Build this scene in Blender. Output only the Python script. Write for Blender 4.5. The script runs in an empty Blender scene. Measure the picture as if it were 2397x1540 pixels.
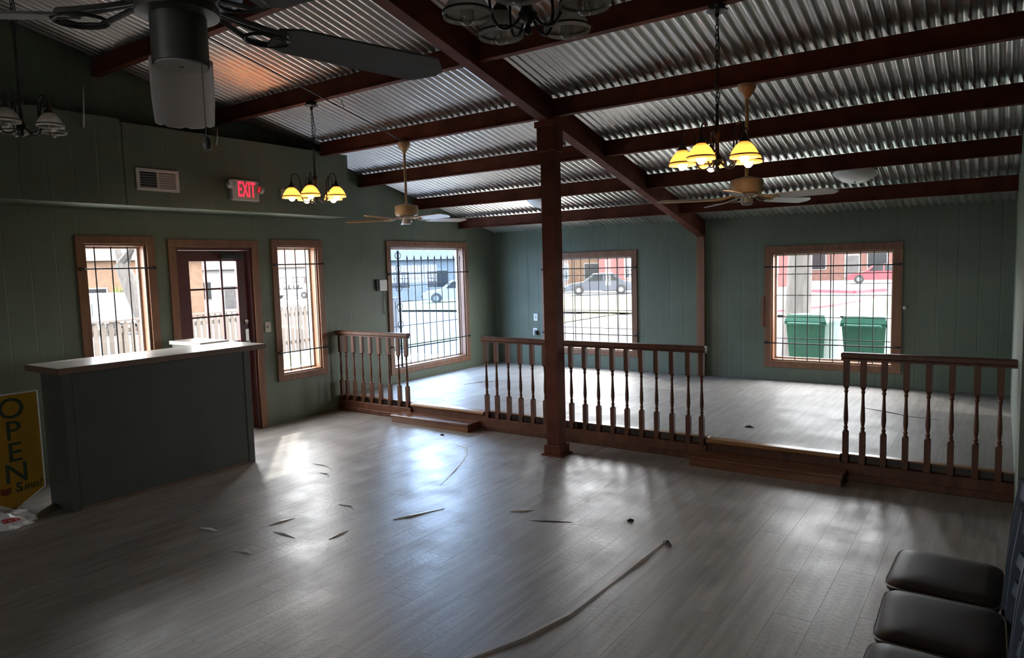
import bpy, math, random
from mathutils import Vector, Matrix
random.seed(7)
S = bpy.context.scene
COL = S.collection
R = math.radians

# ---------------------------------------------------------------- camera
CAM_YAW, CAM_PITCH, CAM_ROLL, CAM_H, CAM_F = 0.611, -0.089, -0.028, 1.75, 1638.0
cy, sy, cp, sp = math.cos(CAM_YAW), math.sin(CAM_YAW), math.cos(CAM_PITCH), math.sin(CAM_PITCH)
fwd = Vector((-sy * cp, cy * cp, sp))
rt = Vector((cy, sy, 0))
up = rt.cross(fwd)
r2 = rt * math.cos(CAM_ROLL) + up * math.sin(CAM_ROLL)
u2 = -rt * math.sin(CAM_ROLL) + up * math.cos(CAM_ROLL)
cam = bpy.data.cameras.new('camera')
camo = bpy.data.objects.new('camera', cam)
COL.objects.link(camo)
cam.sensor_width = 36.0
cam.lens = CAM_F / 2397.0 * 36.0
cam.clip_start, cam.clip_end = 0.05, 400
camo.matrix_world = Matrix(((r2.x, u2.x, -fwd.x, 0), (r2.y, u2.y, -fwd.y, 0), (r2.z, u2.z, -fwd.z, CAM_H), (0, 0, 0, 1)))
S.camera = camo

# ---------------------------------------------------------------- sky, sun, exposure
SKY = 4.2
w = bpy.data.worlds.new('sky')
S.world = w
w.use_nodes = True
bg = w.node_tree.nodes['Background']
bg.inputs['Color'].default_value = (0.95, 0.975, 1.0, 1)
bg.inputs['Strength'].default_value = SKY
sun = bpy.data.lights.new('sun', 'SUN')
sun.energy = 0.32
sun.angle = R(1.6)
sun.color = (1.0, 0.93, 0.82)
suno = bpy.data.objects.new('sun', sun)
COL.objects.link(suno)
EL = R(38)
suno.rotation_euler = Vector((0.748 * math.cos(EL), -0.663 * math.cos(EL), -math.sin(EL))).to_track_quat('-Z', 'Y').to_euler()
suno.location = (-20, 25, 20)
S.view_settings.view_transform = 'Standard'
S.view_settings.look = 'None'
S.view_settings.exposure = 2.4
S.view_settings.gamma = 1.0
S.view_settings.use_curve_mapping = False
cyc = S.cycles
cyc.max_bounces = 10
cyc.diffuse_bounces = 6
cyc.glossy_bounces = 5
cyc.transmission_bounces = 6
cyc.transparent_max_bounces = 24
cyc.sample_clamp_indirect = 6.0
cyc.caustics_reflective = False
cyc.caustics_refractive = False
cyc.use_denoising = True

def portal(loc, rot, sx, sz):
    l = bpy.data.lights.new('window_portal', 'AREA')
    l.shape = 'RECTANGLE'
    l.size, l.size_y = sx, sz
    l.cycles.is_portal = True
    o = bpy.data.objects.new('window_portal', l)
    COL.objects.link(o)
    o.location, o.rotation_euler = loc, rot
XL, XR, YF, YS, HP = -6.857, 0.115, 9.339, 5.973, 0.186
XR2, YB, YJ, YRIDGE = 1.60, -5.0, 5.10, 0.5
for y0, y1, z0, z1 in ((3.03, 3.60, 0.56, 2.065), (5.10, 5.68, 0.565, 2.06), (6.93, 8.53, 0.375, 2.07), (4.05, 4.60, 0.42, 1.9)):
    portal((XL - 0.16, (y0 + y1) / 2, (z0 + z1) / 2), (0, R(-90), 0), z1 - z0, y1 - y0)
for x0, x1, z0, z1 in ((-5.86, -4.385, 0.458, 1.864), (-2.43, -1.03, 0.44, 1.83)):
    portal(((x0 + x1) / 2, YF + 0.16, (z0 + z1) / 2), (R(-90), 0, 0), x1 - x0, z1 - z0)
for x0, x1, z0, z1 in ((-2.7, -1.1, 1.2, 2.2),):  # sampling portal for the added fill window
    portal(((x0 + x1) / 2, YB - 0.16, (z0 + z1) / 2), (R(90), 0, 0), x1 - x0, z1 - z0)

# ---------------------------------------------------------------- mesh helpers
class MB:
    def __init__(s):
        s.v, s.f = [], []
    def add(s, vs, fs):
        n = len(s.v)
        s.v += [tuple(q) for q in vs]
        s.f += [tuple(i + n for i in q) for q in fs]
        return s
    def box(s, x0, x1, y0, y1, z0, z1):
        return s.add([(x0, y0, z0), (x1, y0, z0), (x1, y1, z0), (x0, y1, z0), (x0, y0, z1), (x1, y0, z1), (x1, y1, z1), (x0, y1, z1)],
                     [(0, 3, 2, 1), (4, 5, 6, 7), (0, 1, 5, 4), (1, 2, 6, 5), (2, 3, 7, 6), (3, 0, 4, 7)])
    def bbox(s, x0, x1, y0, y1, z0, z1, b=0.004):
        # box with chamfered edges: three nested rings
        def ring(i, z):
            return [(x0 + i, y0 + i, z), (x1 - i, y0 + i, z), (x1 - i, y1 - i, z), (x0 + i, y1 - i, z)]
        vs = ring(b, z0) + ring(0, z0 + b) + ring(0, z1 - b) + ring(b, z1)
        fs = [(3, 2, 1, 0), (12, 13, 14, 15)]
        for k in range(3):
            for i in range(4):
                j = (i + 1) % 4
                fs.append((4 * k + i, 4 * k + j, 4 * k + 4 + j, 4 * k + 4 + i))
        return s.add(vs, fs)
    def hexa(s, pts):
        return s.add(pts, [(0, 3, 2, 1), (4, 5, 6, 7), (0, 1, 5, 4), (1, 2, 6, 5), (2, 3, 7, 6), (3, 0, 4, 7)])
    def lathe(s, prof, n=24, c=(0, 0, 0), caps=True):
        vs, fs = [], []
        for r_, z in prof:
            for i in range(n):
                a = 2 * math.pi * i / n
                vs.append((c[0] + r_ * math.cos(a), c[1] + r_ * math.sin(a), c[2] + z))
        for k in range(len(prof) - 1):
            for i in range(n):
                j = (i + 1) % n
                fs.append((k * n + i, k * n + j, (k + 1) * n + j, (k + 1) * n + i))
        if caps:
            fs.append(tuple(range(n))[::-1])
            fs.append(tuple(range((len(prof) - 1) * n, len(prof) * n)))
        return s.add(vs, fs)
    def tube(s, pts, rad, n=8, closed=False):
        pts = [Vector(q) for q in pts]
        m = len(pts)
        rads = rad if isinstance(rad, (list, tuple)) else [rad] * m
        vs, fs = [], []
        prev = None
        for i in range(m):
            if closed:
                t = (pts[(i + 1) % m] - pts[i - 1]).normalized()
            else:
                t = (pts[min(i + 1, m - 1)] - pts[max(i - 1, 0)]).normalized()
            if prev is None:
                a = Vector((0, 0, 1)) if abs(t.z) < 0.9 else Vector((1, 0, 0))
                nx = t.cross(a).normalized()
            else:
                nx = (prev - t * prev.dot(t)).normalized()
            prev = nx
            ny = t.cross(nx)
            for k in range(n):
                a = 2 * math.pi * k / n
                vs.append(pts[i] + (nx * math.cos(a) + ny * math.sin(a)) * rads[i])
        for i in range(m if closed else m - 1):
            i2 = (i + 1) % m
            for k in range(n):
                k2 = (k + 1) % n
                fs.append((i * n + k, i * n + k2, i2 * n + k2, i2 * n + k))
        if not closed:
            fs.append(tuple(range(n))[::-1])
            fs.append(tuple(range((m - 1) * n, m * n)))
        return s.add(vs, fs)
    def prism(s, poly, axis, a0, a1):
        # poly in the two other axes (in order) extruded along axis
        n = len(poly)
        def P(u, v_, a):
            return {'x': (a, u, v_), 'y': (u, a, v_), 'z': (u, v_, a)}[axis]
        vs = [P(u, v_, a0) for u, v_ in poly] + [P(u, v_, a1) for u, v_ in poly]
        fs = [tuple(range(n)), tuple(range(2 * n - 1, n - 1, -1))]
        for i in range(n):
            j = (i + 1) % n
            fs.append((i, j, n + j, n + i))
        return s.add(vs, fs)
    def build(s, name, mat, parent=None, smooth=False, loc=None, rot=None):
        me = bpy.data.meshes.new(name)
        me.from_pydata(s.v, [], s.f)
        me.validate()
        me.update()
        if smooth:
            me.polygons.foreach_set('use_smooth', [True] * len(me.polygons))
            try:
                me.set_sharp_from_angle(angle=R(40))
            except Exception:
                pass
        me.materials.append(mat)
        o = bpy.data.objects.new(name, me)
        COL.objects.link(o)
        if parent:
            o.parent = parent
        if loc:
            o.location = loc
        if rot:
            o.rotation_euler = rot
        return o

def recalc(o):
    import bmesh
    bm = bmesh.new()
    bm.from_mesh(o.data)
    bmesh.ops.recalc_face_normals(bm, faces=bm.faces)
    bm.to_mesh(o.data)
    bm.free()
    return o

def tag(o, label=None, cat=None, group=None, kind=None):
    if label: o['label'] = label
    if cat: o['category'] = cat
    if group: o['group'] = group
    if kind: o['kind'] = kind
    return o

def thing(name, label, cat, loc=(0, 0, 0), rz=0, group=None):
    o = bpy.data.objects.new(name, None)
    o.empty_display_size = 0.1
    COL.objects.link(o)
    o.location = loc
    o.rotation_euler = (0, 0, rz)
    return tag(o, label, cat, group)

def copy_tree(o, parent=None):
    c = o.copy()
    COL.objects.link(c)
    c.parent = parent
    for ch in [q for q in o.children]:
        copy_tree(ch, c)
    return c

# ---------------------------------------------------------------- materials
def mat(name, color, rough=0.6, metal=0.0, var=0.0, scale=6.0, stretch=(1, 1, 1), bump=0.0, color2=None, spec=0.5, objrand=0.0, coord='Object', detail=4.0, roughvar=0.0):
    m = bpy.data.materials.new(name)
    m.use_nodes = True
    nt = m.node_tree
    p = nt.nodes['Principled BSDF']
    p.inputs['Roughness'].default_value = rough
    p.inputs['Metallic'].default_value = metal
    p.inputs['Specular IOR Level'].default_value = spec
    c = (*color, 1)
    p.inputs['Base Color'].default_value = c
    last = None
    if var or bump or color2 or roughvar:
        tc = nt.nodes.new('ShaderNodeTexCoord')
        mp = nt.nodes.new('ShaderNodeMapping')
        mp.inputs['Scale'].default_value = stretch
        nt.links.new(tc.outputs[coord], mp.inputs['Vector'])
        if objrand:
            oi = nt.nodes.new('ShaderNodeObjectInfo')
            ad = nt.nodes.new('ShaderNodeVectorMath')
            ad.operation = 'MULTIPLY_ADD'
            nt.links.new(oi.outputs['Random'], ad.inputs[0])
            ad.inputs[1].default_value = (37.0, 91.0, 53.0)
            nt.links.new(mp.outputs[0], ad.inputs[2])
            vec = ad.outputs[0]
        else:
            vec = mp.outputs[0]
        nz = nt.nodes.new('ShaderNodeTexNoise')
        nz.inputs['Scale'].default_value = scale
        nz.inputs['Detail'].default_value = detail
        nt.links.new(vec, nz.inputs['Vector'])
        if var or color2:
            rp = nt.nodes.new('ShaderNodeValToRGB')
            c2 = color2 or tuple(max(0, q * (1 - var)) for q in color)
            c1 = color if color2 else tuple(min(1, q * (1 + var)) for q in color)
            rp.color_ramp.elements[0].color = (*c2, 1)
            rp.color_ramp.elements[0].position = 0.32
            rp.color_ramp.elements[1].color = (*c1, 1)
            rp.color_ramp.elements[1].position = 0.68
            nt.links.new(nz.outputs['Fac'], rp.inputs['Fac'])
            last = rp.outputs['Color']
            if objrand:
                hs = nt.nodes.new('ShaderNodeHueSaturation')
                mr = nt.nodes.new('ShaderNodeMapRange')
                mr.inputs['To Min'].default_value = 1 - objrand
                mr.inputs['To Max'].default_value = 1 + objrand
                nt.links.new(oi.outputs['Random'], mr.inputs['Value'])
                nt.links.new(mr.outputs[0], hs.inputs['Value'])
                nt.links.new(last, hs.inputs['Color'])
                last = hs.outputs['Color']
            nt.links.new(last, p.inputs['Base Color'])
        if roughvar:
            mr = nt.nodes.new('ShaderNodeMapRange')
            mr.inputs['To Min'].default_value = max(0.02, rough - roughvar)
            mr.inputs['To Max'].default_value = min(1, rough + roughvar)
            nt.links.new(nz.outputs['Fac'], mr.inputs['Value'])
            nt.links.new(mr.outputs[0], p.inputs['Roughness'])
        if bump:
            bp = nt.nodes.new('ShaderNodeBump')
            bp.inputs['Strength'].default_value = bump
            bp.inputs['Distance'].default_value = 0.01
            nt.links.new(nz.outputs['Fac'], bp.inputs['Height'])
            nt.links.new(bp.outputs[0], p.inputs['Normal'])
    return m

def siding(name, color, pitch, axis, rough=0.55):
    """painted plywood siding: fine vertical grooves every `pitch` metres along an axis"""
    m = mat(name, color, rough, var=0.10, scale=2.2, bump=0.0)
    nt = m.node_tree
    p = nt.nodes['Principled BSDF']
    tc = nt.nodes.new('ShaderNodeTexCoord')
    sx = nt.nodes.new('ShaderNodeSeparateXYZ')
    nt.links.new(tc.outputs['Object'], sx.inputs[0])
    dv = nt.nodes.new('ShaderNodeMath'); dv.operation = 'DIVIDE'
    dv.inputs[1].default_value = pitch
    nt.links.new(sx.outputs['XYZ'.index(axis)], dv.inputs[0])
    fr = nt.nodes.new('ShaderNodeMath'); fr.operation = 'FRACT'
    nt.links.new(dv.outputs[0], fr.inputs[0])
    pp = nt.nodes.new('ShaderNodeMath'); pp.operation = 'PINGPONG'
    pp.inputs[1].default_value = 0.5
    nt.links.new(fr.outputs[0], pp.inputs[0])
    mr = nt.nodes.new('ShaderNodeMapRange')
    mr.inputs['From Max'].default_value = 0.035
    nt.links.new(pp.outputs[0], mr.inputs['Value'])
    bp = nt.nodes.new('ShaderNodeBump')
    bp.inputs['Strength'].default_value = 0.35
    bp.inputs['Distance'].default_value = 0.006
    nt.links.new(mr.outputs[0], bp.inputs['Height'])
    nt.links.new(bp.outputs[0], p.inputs['Normal'])
    return m

def glass(name, tint=(1, 1, 1), refl=0.035):
    m = bpy.data.materials.new(name)
    m.use_nodes = True
    nt = m.node_tree
    nt.nodes.remove(nt.nodes['Principled BSDF'])
    out = nt.nodes['Material Output']
    t = nt.nodes.new('ShaderNodeBsdfTransparent')
    t.inputs['Color'].default_value = (*tint, 1)
    g = nt.nodes.new('ShaderNodeBsdfGlossy')
    g.inputs['Roughness'].default_value = 0.02
    mx = nt.nodes.new('ShaderNodeMixShader')
    mx.inputs[0].default_value = refl
    nt.links.new(t.outputs[0], mx.inputs[1])
    nt.links.new(g.outputs[0], mx.inputs[2])
    nt.links.new(mx.outputs[0], out.inputs['Surface'])
    return m

def shade_glass(name, col, clear=0.0, rough=0.35, trans=0.6):
    m = bpy.data.materials.new(name)
    m.use_nodes = True
    nt = m.node_tree
    nt.nodes.remove(nt.nodes['Principled BSDF'])
    out = nt.nodes['Material Output']
    tl = nt.nodes.new('ShaderNodeBsdfTranslucent')
    tl.inputs['Color'].default_value = (*col, 1)
    df = nt.nodes.new('ShaderNodeBsdfPrincipled')
    df.inputs['Base Color'].default_value = (*col, 1)
    df.inputs['Roughness'].default_value = rough
    mx = nt.nodes.new('ShaderNodeMixShader')
    mx.inputs[0].default_value = trans
    nt.links.new(df.outputs[0], mx.inputs[1])
    nt.links.new(tl.outputs[0], mx.inputs[2])
    last = mx
    if clear:
        tr = nt.nodes.new('ShaderNodeBsdfTransparent')
        m2 = nt.nodes.new('ShaderNodeMixShader')
        m2.inputs[0].default_value = clear
        nt.links.new(mx.outputs[0], m2.inputs[1])
        nt.links.new(tr.outputs[0], m2.inputs[2])
        last = m2
    nt.links.new(last.outputs[0], out.inputs['Surface'])
    return m

def emit(name, col, strength):
    m = bpy.data.materials.new(name)
    m.use_nodes = True
    p = m.node_tree.nodes['Principled BSDF']
    p.inputs['Base Color'].default_value = (*col, 1)
    p.inputs['Emission Color'].default_value = (*col, 1)
    p.inputs['Emission Strength'].default_value = strength
    return m

GREEN = (0.122, 0.150, 0.106)
M = {}
M['wall_x'] = siding('green_siding_door_wall', GREEN, 0.20, 'Y')
M['wall_y'] = siding('green_siding_far_wall', GREEN, 0.20, 'X')
M['green'] = mat('green_paint', GREEN, 0.5, var=0.08, scale=3)
M['counter_paint'] = mat('dark_green_paint', (0.058, 0.064, 0.055), 0.45, var=0.10, scale=2)
M['beam'] = mat('oxide_red_steel', (0.115, 0.037, 0.023), 0.75, spec=0.1, var=0.25, scale=5, bump=0.05)
M['trim'] = mat('cedar_trim', (0.235, 0.108, 0.052), 0.5, color2=(0.165, 0.068, 0.032), scale=3, stretch=(6, 6, 0.6), bump=0.05, objrand=0.12)
M['rail'] = mat('stained_rail_wood', (0.125, 0.050, 0.025), 0.45, spec=0.3, color2=(0.072, 0.027, 0.015), scale=4, stretch=(4, 4, 0.7), objrand=0.14)
M['step'] = mat('stained_step_wood', (0.19, 0.080, 0.038), 0.25, color2=(0.12, 0.047, 0.023), scale=3, stretch=(0.6, 6, 6), bump=0.05)
M['nosing'] = mat('nosing_wood', (0.30, 0.145, 0.05), 0.35, color2=(0.20, 0.088, 0.03), scale=3, stretch=(0.5, 6, 6))
def plank_mat(name, c1, c2, rough, spec):
    m = mat(name, c1, rough, color2=c2, scale=2.6, stretch=(9.0, 0.7, 1), objrand=0.08, spec=spec, detail=5)
    nt = m.node_tree
    p = nt.nodes['Principled BSDF']
    tc = nt.nodes.new('ShaderNodeTexCoord')
    ge = nt.nodes.new('ShaderNodeNewGeometry')
    nz = nt.nodes.new('ShaderNodeTexNoise')
    nz.inputs['Scale'].default_value = 38
    nz.inputs['Detail'].default_value = 5
    nz.inputs['Roughness'].default_value = 0.65
    nt.links.new(ge.outputs['Position'], nz.inputs['Vector'])
    bp = nt.nodes.new('ShaderNodeBump')
    bp.inputs['Strength'].default_value = 0.40
    bp.inputs['Distance'].default_value = 0.004
    nt.links.new(nz.outputs['Fac'], bp.inputs['Height'])
    nt.links.new(bp.outputs[0], p.inputs['Normal'])
    # worn and dusty areas: broad patches change the gloss
    n2 = nt.nodes.new('ShaderNodeTexNoise')
    n2.inputs['Scale'].default_value = 3.5
    n2.inputs['Detail'].default_value = 6
    nt.links.new(ge.outputs['Position'], n2.inputs['Vector'])
    mr = nt.nodes.new('ShaderNodeMapRange')
    mr.inputs['From Min'].default_value = 0.3
    mr.inputs['From Max'].default_value = 0.7
    mr.inputs['To Min'].default_value = max(0.285, rough - 0.06)
    mr.inputs['To Max'].default_value = rough + 0.10
    nt.links.new(n2.outputs['Fac'], mr.inputs['Value'])
    nt.links.new(mr.outputs[0], p.inputs['Roughness'])
    return m
M['plank'] = plank_mat('vinyl_plank', (0.285, 0.256, 0.234), (0.175, 0.152, 0.134), 0.37, 0.85)
M['plank2'] = plank_mat('vinyl_plank_pale', (0.29, 0.270, 0.253), (0.21, 0.192, 0.176), 0.50, 0.5)
M['slab'] = mat('dark_subfloor', (0.10, 0.085, 0.075), 0.8, var=0.2, scale=4)
M['door'] = mat('burgundy_paint', (0.085, 0.018, 0.017), 0.4, var=0.15, scale=3)
M['iron'] = mat('black_iron', (0.012, 0.012, 0.013), 0.55, var=0.2, scale=9)
M['bronze'] = mat('dark_bronze', (0.028, 0.022, 0.018), 0.42, metal=0.5)
M['chrome'] = mat('worn_chrome', (0.6, 0.58, 0.55), 0.3, metal=1.0)
M['white'] = mat('white_plastic', (0.72, 0.71, 0.68), 0.45, var=0.05, scale=5)
M['ivory'] = mat('aged_ivory_plastic', (0.50, 0.46, 0.40), 0.5, var=0.08, scale=5)
M['dark'] = mat('duct_shade_black', (0.015, 0.015, 0.016), 0.8)
M['counter_top'] = mat('pale_laminate', (0.52, 0.49, 0.45), 0.28, var=0.08, scale=4)
M['counter_edge'] = mat('brown_edge_band', (0.13, 0.075, 0.05), 0.5, var=0.15, scale=5)
M['yellow'] = mat('yellow_board', (0.40, 0.21, 0.012), 0.55, color2=(0.33, 0.175, 0.012), scale=4)
M['ink'] = mat('dark_green_ink', (0.03, 0.055, 0.03), 0.6)
M['ink_red'] = mat('dark_red_ink', (0.16, 0.03, 0.015), 0.6)
M['bag'] = mat('white_plastic_bag', (0.68, 0.66, 0.66), 0.4, var=0.06, scale=6, bump=0.3)
M['bag_red'] = mat('red_print', (0.42, 0.06, 0.06), 0.5)
M['glass'] = glass('clear_glass')
M['glass_blue'] = glass('blue_film_glass', (0.70, 0.83, 1.0))
M['amber'] = shade_glass('amber_shade_glass', (0.95, 0.64, 0.34))
M['grey_shade'] = shade_glass('grey_shade_glass', (0.60, 0.56, 0.50), clear=0.40)
M['bulb'] = emit('lit_bulb', (1.0, 0.72, 0.42), 8.5)
M['bulb_off'] = glass('clear_bulb_glass', (0.85, 0.84, 0.80), 0.15)
M['filament'] = mat('filament_brass', (0.45, 0.33, 0.18), 0.4, metal=0.6)
M['exit_red'] = emit('exit_letters', (1.0, 0.02, 0.05), 0.42)
M['fan_cream'] = mat('cream_enamel', (0.50, 0.36, 0.20), 0.38, var=0.05, scale=6)
M['fan_blade'] = mat('pale_fan_blade', (0.52, 0.47, 0.42), 0.45, color2=(0.42, 0.37, 0.32), scale=3, stretch=(0.6, 5, 5))
M['fan_tan'] = mat('tan_fan_blade', (0.46, 0.30, 0.16), 0.45, color2=(0.38, 0.24, 0.12), scale=3, stretch=(0.6, 5, 5))
M['fan_grey'] = mat('grey_fan_metal', (0.16, 0.155, 0.15), 0.45, metal=0.3, var=0.1)
M['fan_dusty'] = mat('dusty_grey_blade', (0.30, 0.29, 0.285), 0.55, color2=(0.25, 0.24, 0.235), scale=4, stretch=(0.6, 5, 5))
M['cup'] = shade_glass('dusty_white_shade', (0.95, 0.91, 0.90), trans=0.6)
M['vinyl'] = mat('brown_vinyl', (0.022, 0.013, 0.013), 0.45, var=0.2, scale=3, bump=0.06, spec=0.28)
M['navy'] = mat('navy_painted_wood', (0.045, 0.058, 0.080), 0.42, var=0.18, scale=4)
M['welt'] = mat('worn_piping', (0.42, 0.36, 0.30), 0.6, var=0.4, scale=30)
M['strip'] = mat('pale_scrap', (0.72, 0.70, 0.67), 0.3, var=0.1)
M['ridge'] = mat('lifted_vinyl', (0.40, 0.36, 0.33), 0.4, var=0.1, scale=6)
M['black'] = mat('black_scrap', (0.02, 0.018, 0.017), 0.6)
M['cable'] = mat('black_cable', (0.03, 0.03, 0.03), 0.5)

# galvanised sheet with spangle
def galvanised():
    m = bpy.data.materials.new('galvanised_sheet')
    m.use_nodes = True
    nt = m.node_tree
    p = nt.nodes['Principled BSDF']
    p.inputs['Metallic'].default_value = 0.9
    tc = nt.nodes.new('ShaderNodeTexCoord')
    vo = nt.nodes.new('ShaderNodeTexVoronoi')
    vo.inputs['Scale'].default_value = 110
    nt.links.new(tc.outputs['Object'], vo.inputs['Vector'])
    nz = nt.nodes.new('ShaderNodeTexNoise')
    nz.inputs['Scale'].default_value = 1.6
    nt.links.new(tc.outputs['Object'], nz.inputs['Vector'])
    mx = nt.nodes.new('ShaderNodeMix')
    mx.data_type = 'FLOAT'
    mx.inputs[0].default_value = 0.88
    sp_ = nt.nodes.new('ShaderNodeSeparateColor')
    nt.links.new(vo.outputs['Color'], sp_.inputs[0])
    nt.links.new(sp_.outputs[0], mx.inputs[2])
    nt.links.new(nz.outputs['Fac'], mx.inputs[3])
    rp = nt.nodes.new('ShaderNodeValToRGB')
    rp.color_ramp.elements[0].color = (0.72, 0.71, 0.69, 1)
    rp.color_ramp.elements[0].position = 0.15
    rp.color_ramp.elements[1].color = (0.93, 0.92, 0.90, 1)
    rp.color_ramp.elements[1].position = 0.85
    nt.links.new(mx.outputs[0], rp.inputs[0])
    nt.links.new(rp.outputs[0], p.inputs['Base Color'])
    mr = nt.nodes.new('ShaderNodeMapRange')
    mr.inputs['To Min'].default_value = 0.285
    mr.inputs['To Max'].default_value = 0.33
    nt.links.new(mx.outputs[0], mr.inputs['Value'])
    nt.links.new(mr.outputs[0], p.inputs['Roughness'])
    return m
M['galv'] = galvanised()

# ---------------------------------------------------------------- shell
A0, SL = 4.297, 0.2377          # underside of the main beam: z = A0 - SL * y
CDECK, CPUR = 0.225, 0.060
def zb(y):
    return A0 - SL * y if y >= YRIDGE else A0 - SL * (2 * YRIDGE - y)
def zdeck(y):
    return zb(y) + CDECK

def wall_panel(name, m, axis, t0, t1, u0, u1, holes, ztop, extra=()):
    """wall slab between t0..t1 across its thickness, u0..u1 along it, with rectangular holes (ua,ub,za,zb)"""
    us = sorted(set([u0, u1] + [q for h in holes for q in h[:2]] + list(extra)))
    b = MB()
    for ua, ub in zip(us, us[1:]):
        hs = sorted([h for h in holes if h[0] <= ua + 1e-6 and h[1] >= ub - 1e-6], key=lambda h: h[2])
        z = -0.3
        for h in hs + [None]:
            if h is None:
                za, zb_ = ztop(ua), ztop(ub)
            else:
                za = zb_ = h[2]
            if axis == 'x':
                b.hexa([(t0, ua, z), (t1, ua, z), (t1, ub, z), (t0, ub, z), (t0, ua, za), (t1, ua, za), (t1, ub, zb_), (t0, ub, zb_)])
            else:
                b.hexa([(ua, t0, z), (ub, t0, z), (ub, t1, z), (ua, t1, z), (ua, t0, za), (ub, t0, zb_), (ub, t1, zb_), (ua, t1, za)])
            if h is not None:
                z = h[3]
    return tag(b.build(name, m), kind='structure')

WT = 0.15
WIN_L = [(3.03, 3.60, 0.56, 2.065), (3.89, 4.77, 0.0, 2.04), (5.10, 5.68, 0.565, 2.06), (6.93, 8.53, 0.375, 2.07)]
WIN_B = [(-5.86, -4.385, 0.458, 1.864), (-2.43, -1.03, 0.44, 1.83)]
wall_left = wall_panel('wall_left', M['wall_x'], 'x', XL - WT, XL, YB - WT, YF + WT, WIN_L, lambda y: zdeck(y) + 0.03, (YRIDGE,))
wall_back = wall_panel('wall_back', M['wall_y'], 'y', YF, YF + WT, XL, XR + WT, WIN_B, lambda x: zdeck(YF) + 0.03)
wall_right = wall_panel('wall_right', M['wall_x'], 'x', XR, XR + WT, YJ, YF, [], lambda y: zdeck(y) + 0.03)
b = MB()
b.hexa([(XR + WT, YJ, -0.3), (XR2 + WT, YJ, -0.3), (XR2 + WT, YJ + WT, -0.3), (XR + WT, YJ + WT, -0.3),
        (XR + WT, YJ, zdeck(YJ) + .03), (XR2 + WT, YJ, zdeck(YJ) + .03), (XR2 + WT, YJ + WT, zdeck(YJ + WT) + .03), (XR + WT, YJ + WT, zdeck(YJ + WT) + .03)])
tag(b.build('wall_return', M['wall_y']), kind='structure')
wall_panel('wall_side', M['wall_x'], 'x', XR2, XR2 + WT, YB - WT, YJ, [], lambda y: zdeck(y) + 0.03, (YRIDGE,))
FILL_WIN = [(-2.7, -1.1, 1.2, 2.2)]  # opening added behind the camera to let in fill light
wall_panel('wall_front', M['wall_y'], 'y', YB - WT, YB, XL, XR2, FILL_WIN, lambda x: zdeck(YB) + 0.03)

# ground outside
def hground(x, y):
    t = min(1, max(0, (-x - 18) / 40))
    return -0.22 - 1.15 * t * t * (3 - 2 * t)
def ground_patch(name, m, x0, x1, y0, y1, dz, nx=40, ny=4, label=None):
    vs, fs = [], []
    for i in range(nx + 1):
        for j in range(ny + 1):
            x = x0 + (x1 - x0) * i / nx
            y = y0 + (y1 - y0) * j / ny
            vs.append((x, y, hground(x, y) + dz))
    for i in range(nx):
        for j in range(ny):
            a = i * (ny + 1) + j
            fs.append((a, a + ny + 1, a + ny + 2, a + 1))
    o = MB().add(vs, fs).build(name, m)
    return tag(o, kind='structure')
M['asphalt'] = mat('pale_asphalt', (0.062, 0.062, 0.066), 0.9, var=0.12, scale=0.8)
M['concrete'] = mat('pale_concrete', (0.60, 0.585, 0.56), 0.9, var=0.08, scale=0.9)
M['grass'] = mat('spring_grass', (0.060, 0.070, 0.016), 0.9, var=0.25, scale=3)
ground_patch('ground', M['asphalt'], -130, 60, -60, 110, 0, 95, 8)
ground_patch('ground_sidewalk', M['concrete'], -12.2, -7.01, -6, 12, 0.02, 4, 2)
ground_patch('ground_lawn', M['grass'], -13.6, -12.2, -10, 30, 0.03, 4, 2)
ground_patch('ground_verge', M['grass'], -40, 10, 24.5, 37, 0.09, 25, 2)
ground_patch('ground_far_lawn', M['grass'], -36, -30, 4, 60, 0.09, 6, 8)
ground_patch('ground_added_bounce', M['concrete'], -9, 4, -14, -5.16, 0.02, 4, 2)  # unseen pale ground added to bounce light in through the rear window
M['walk'] = mat('grey_walkway_concrete', (0.33, 0.325, 0.31), 0.9, var=0.08, scale=0.9)
ground_patch('ground_walk', M['walk'], -7.0, 8, 9.5, 16.5, 0.02, 4, 2)

# floors
floor = tag(MB().box(XL - WT, XR2 + WT, YB - WT, YS, -0.2, -0.004).build('floor', M['slab']), kind='structure')
plat = tag(MB().box(XL, XR, YS, YF, -0.2, HP - 0.004).build('floor_platform', M['slab']), kind='structure')

def lay_planks(parent, m, x0, x1, y0, y1, ztop, name='plank'):
    PW, PL, G = 0.181, 1.22, 0.0008
    cache = {}
    nx = int(math.ceil((x1 - x0) / PW))
    for i in range(nx):
        xa = x0 + i * PW
        xb = min(x1, xa + PW)
        off = ((i * 0.43) % 1.0) * PL
        y = y0 - off
        while y < y1:
            ya, yb = max(y, y0), min(y + PL, y1)
            y += PL
            if yb - ya < 0.03:
                continue
            key = (round(xb - xa, 4), round(yb - ya, 4))
            if key not in cache:
                o = MB().box(G / 2, xb - xa - G / 2, G / 2, yb - ya - G / 2, -0.004, 0).build(name, m, parent)
                cache[key] = o
            else:
                o = cache[key].copy()
                COL.objects.link(o)
            o.location = (xa, ya, ztop)
lay_planks(floor, M['plank'], XL, XR2, 1.25, YS, 0.0)
# the part of the floor nobody sees from the room's far end stays one sheet
MB().box(XL, XR2, YB, 1.25, -0.004, 0).build('vinyl_sheet', M['plank'], floor)
lay_planks(plat, M['plank2'], XL, XR, YS, YF, HP)

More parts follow.
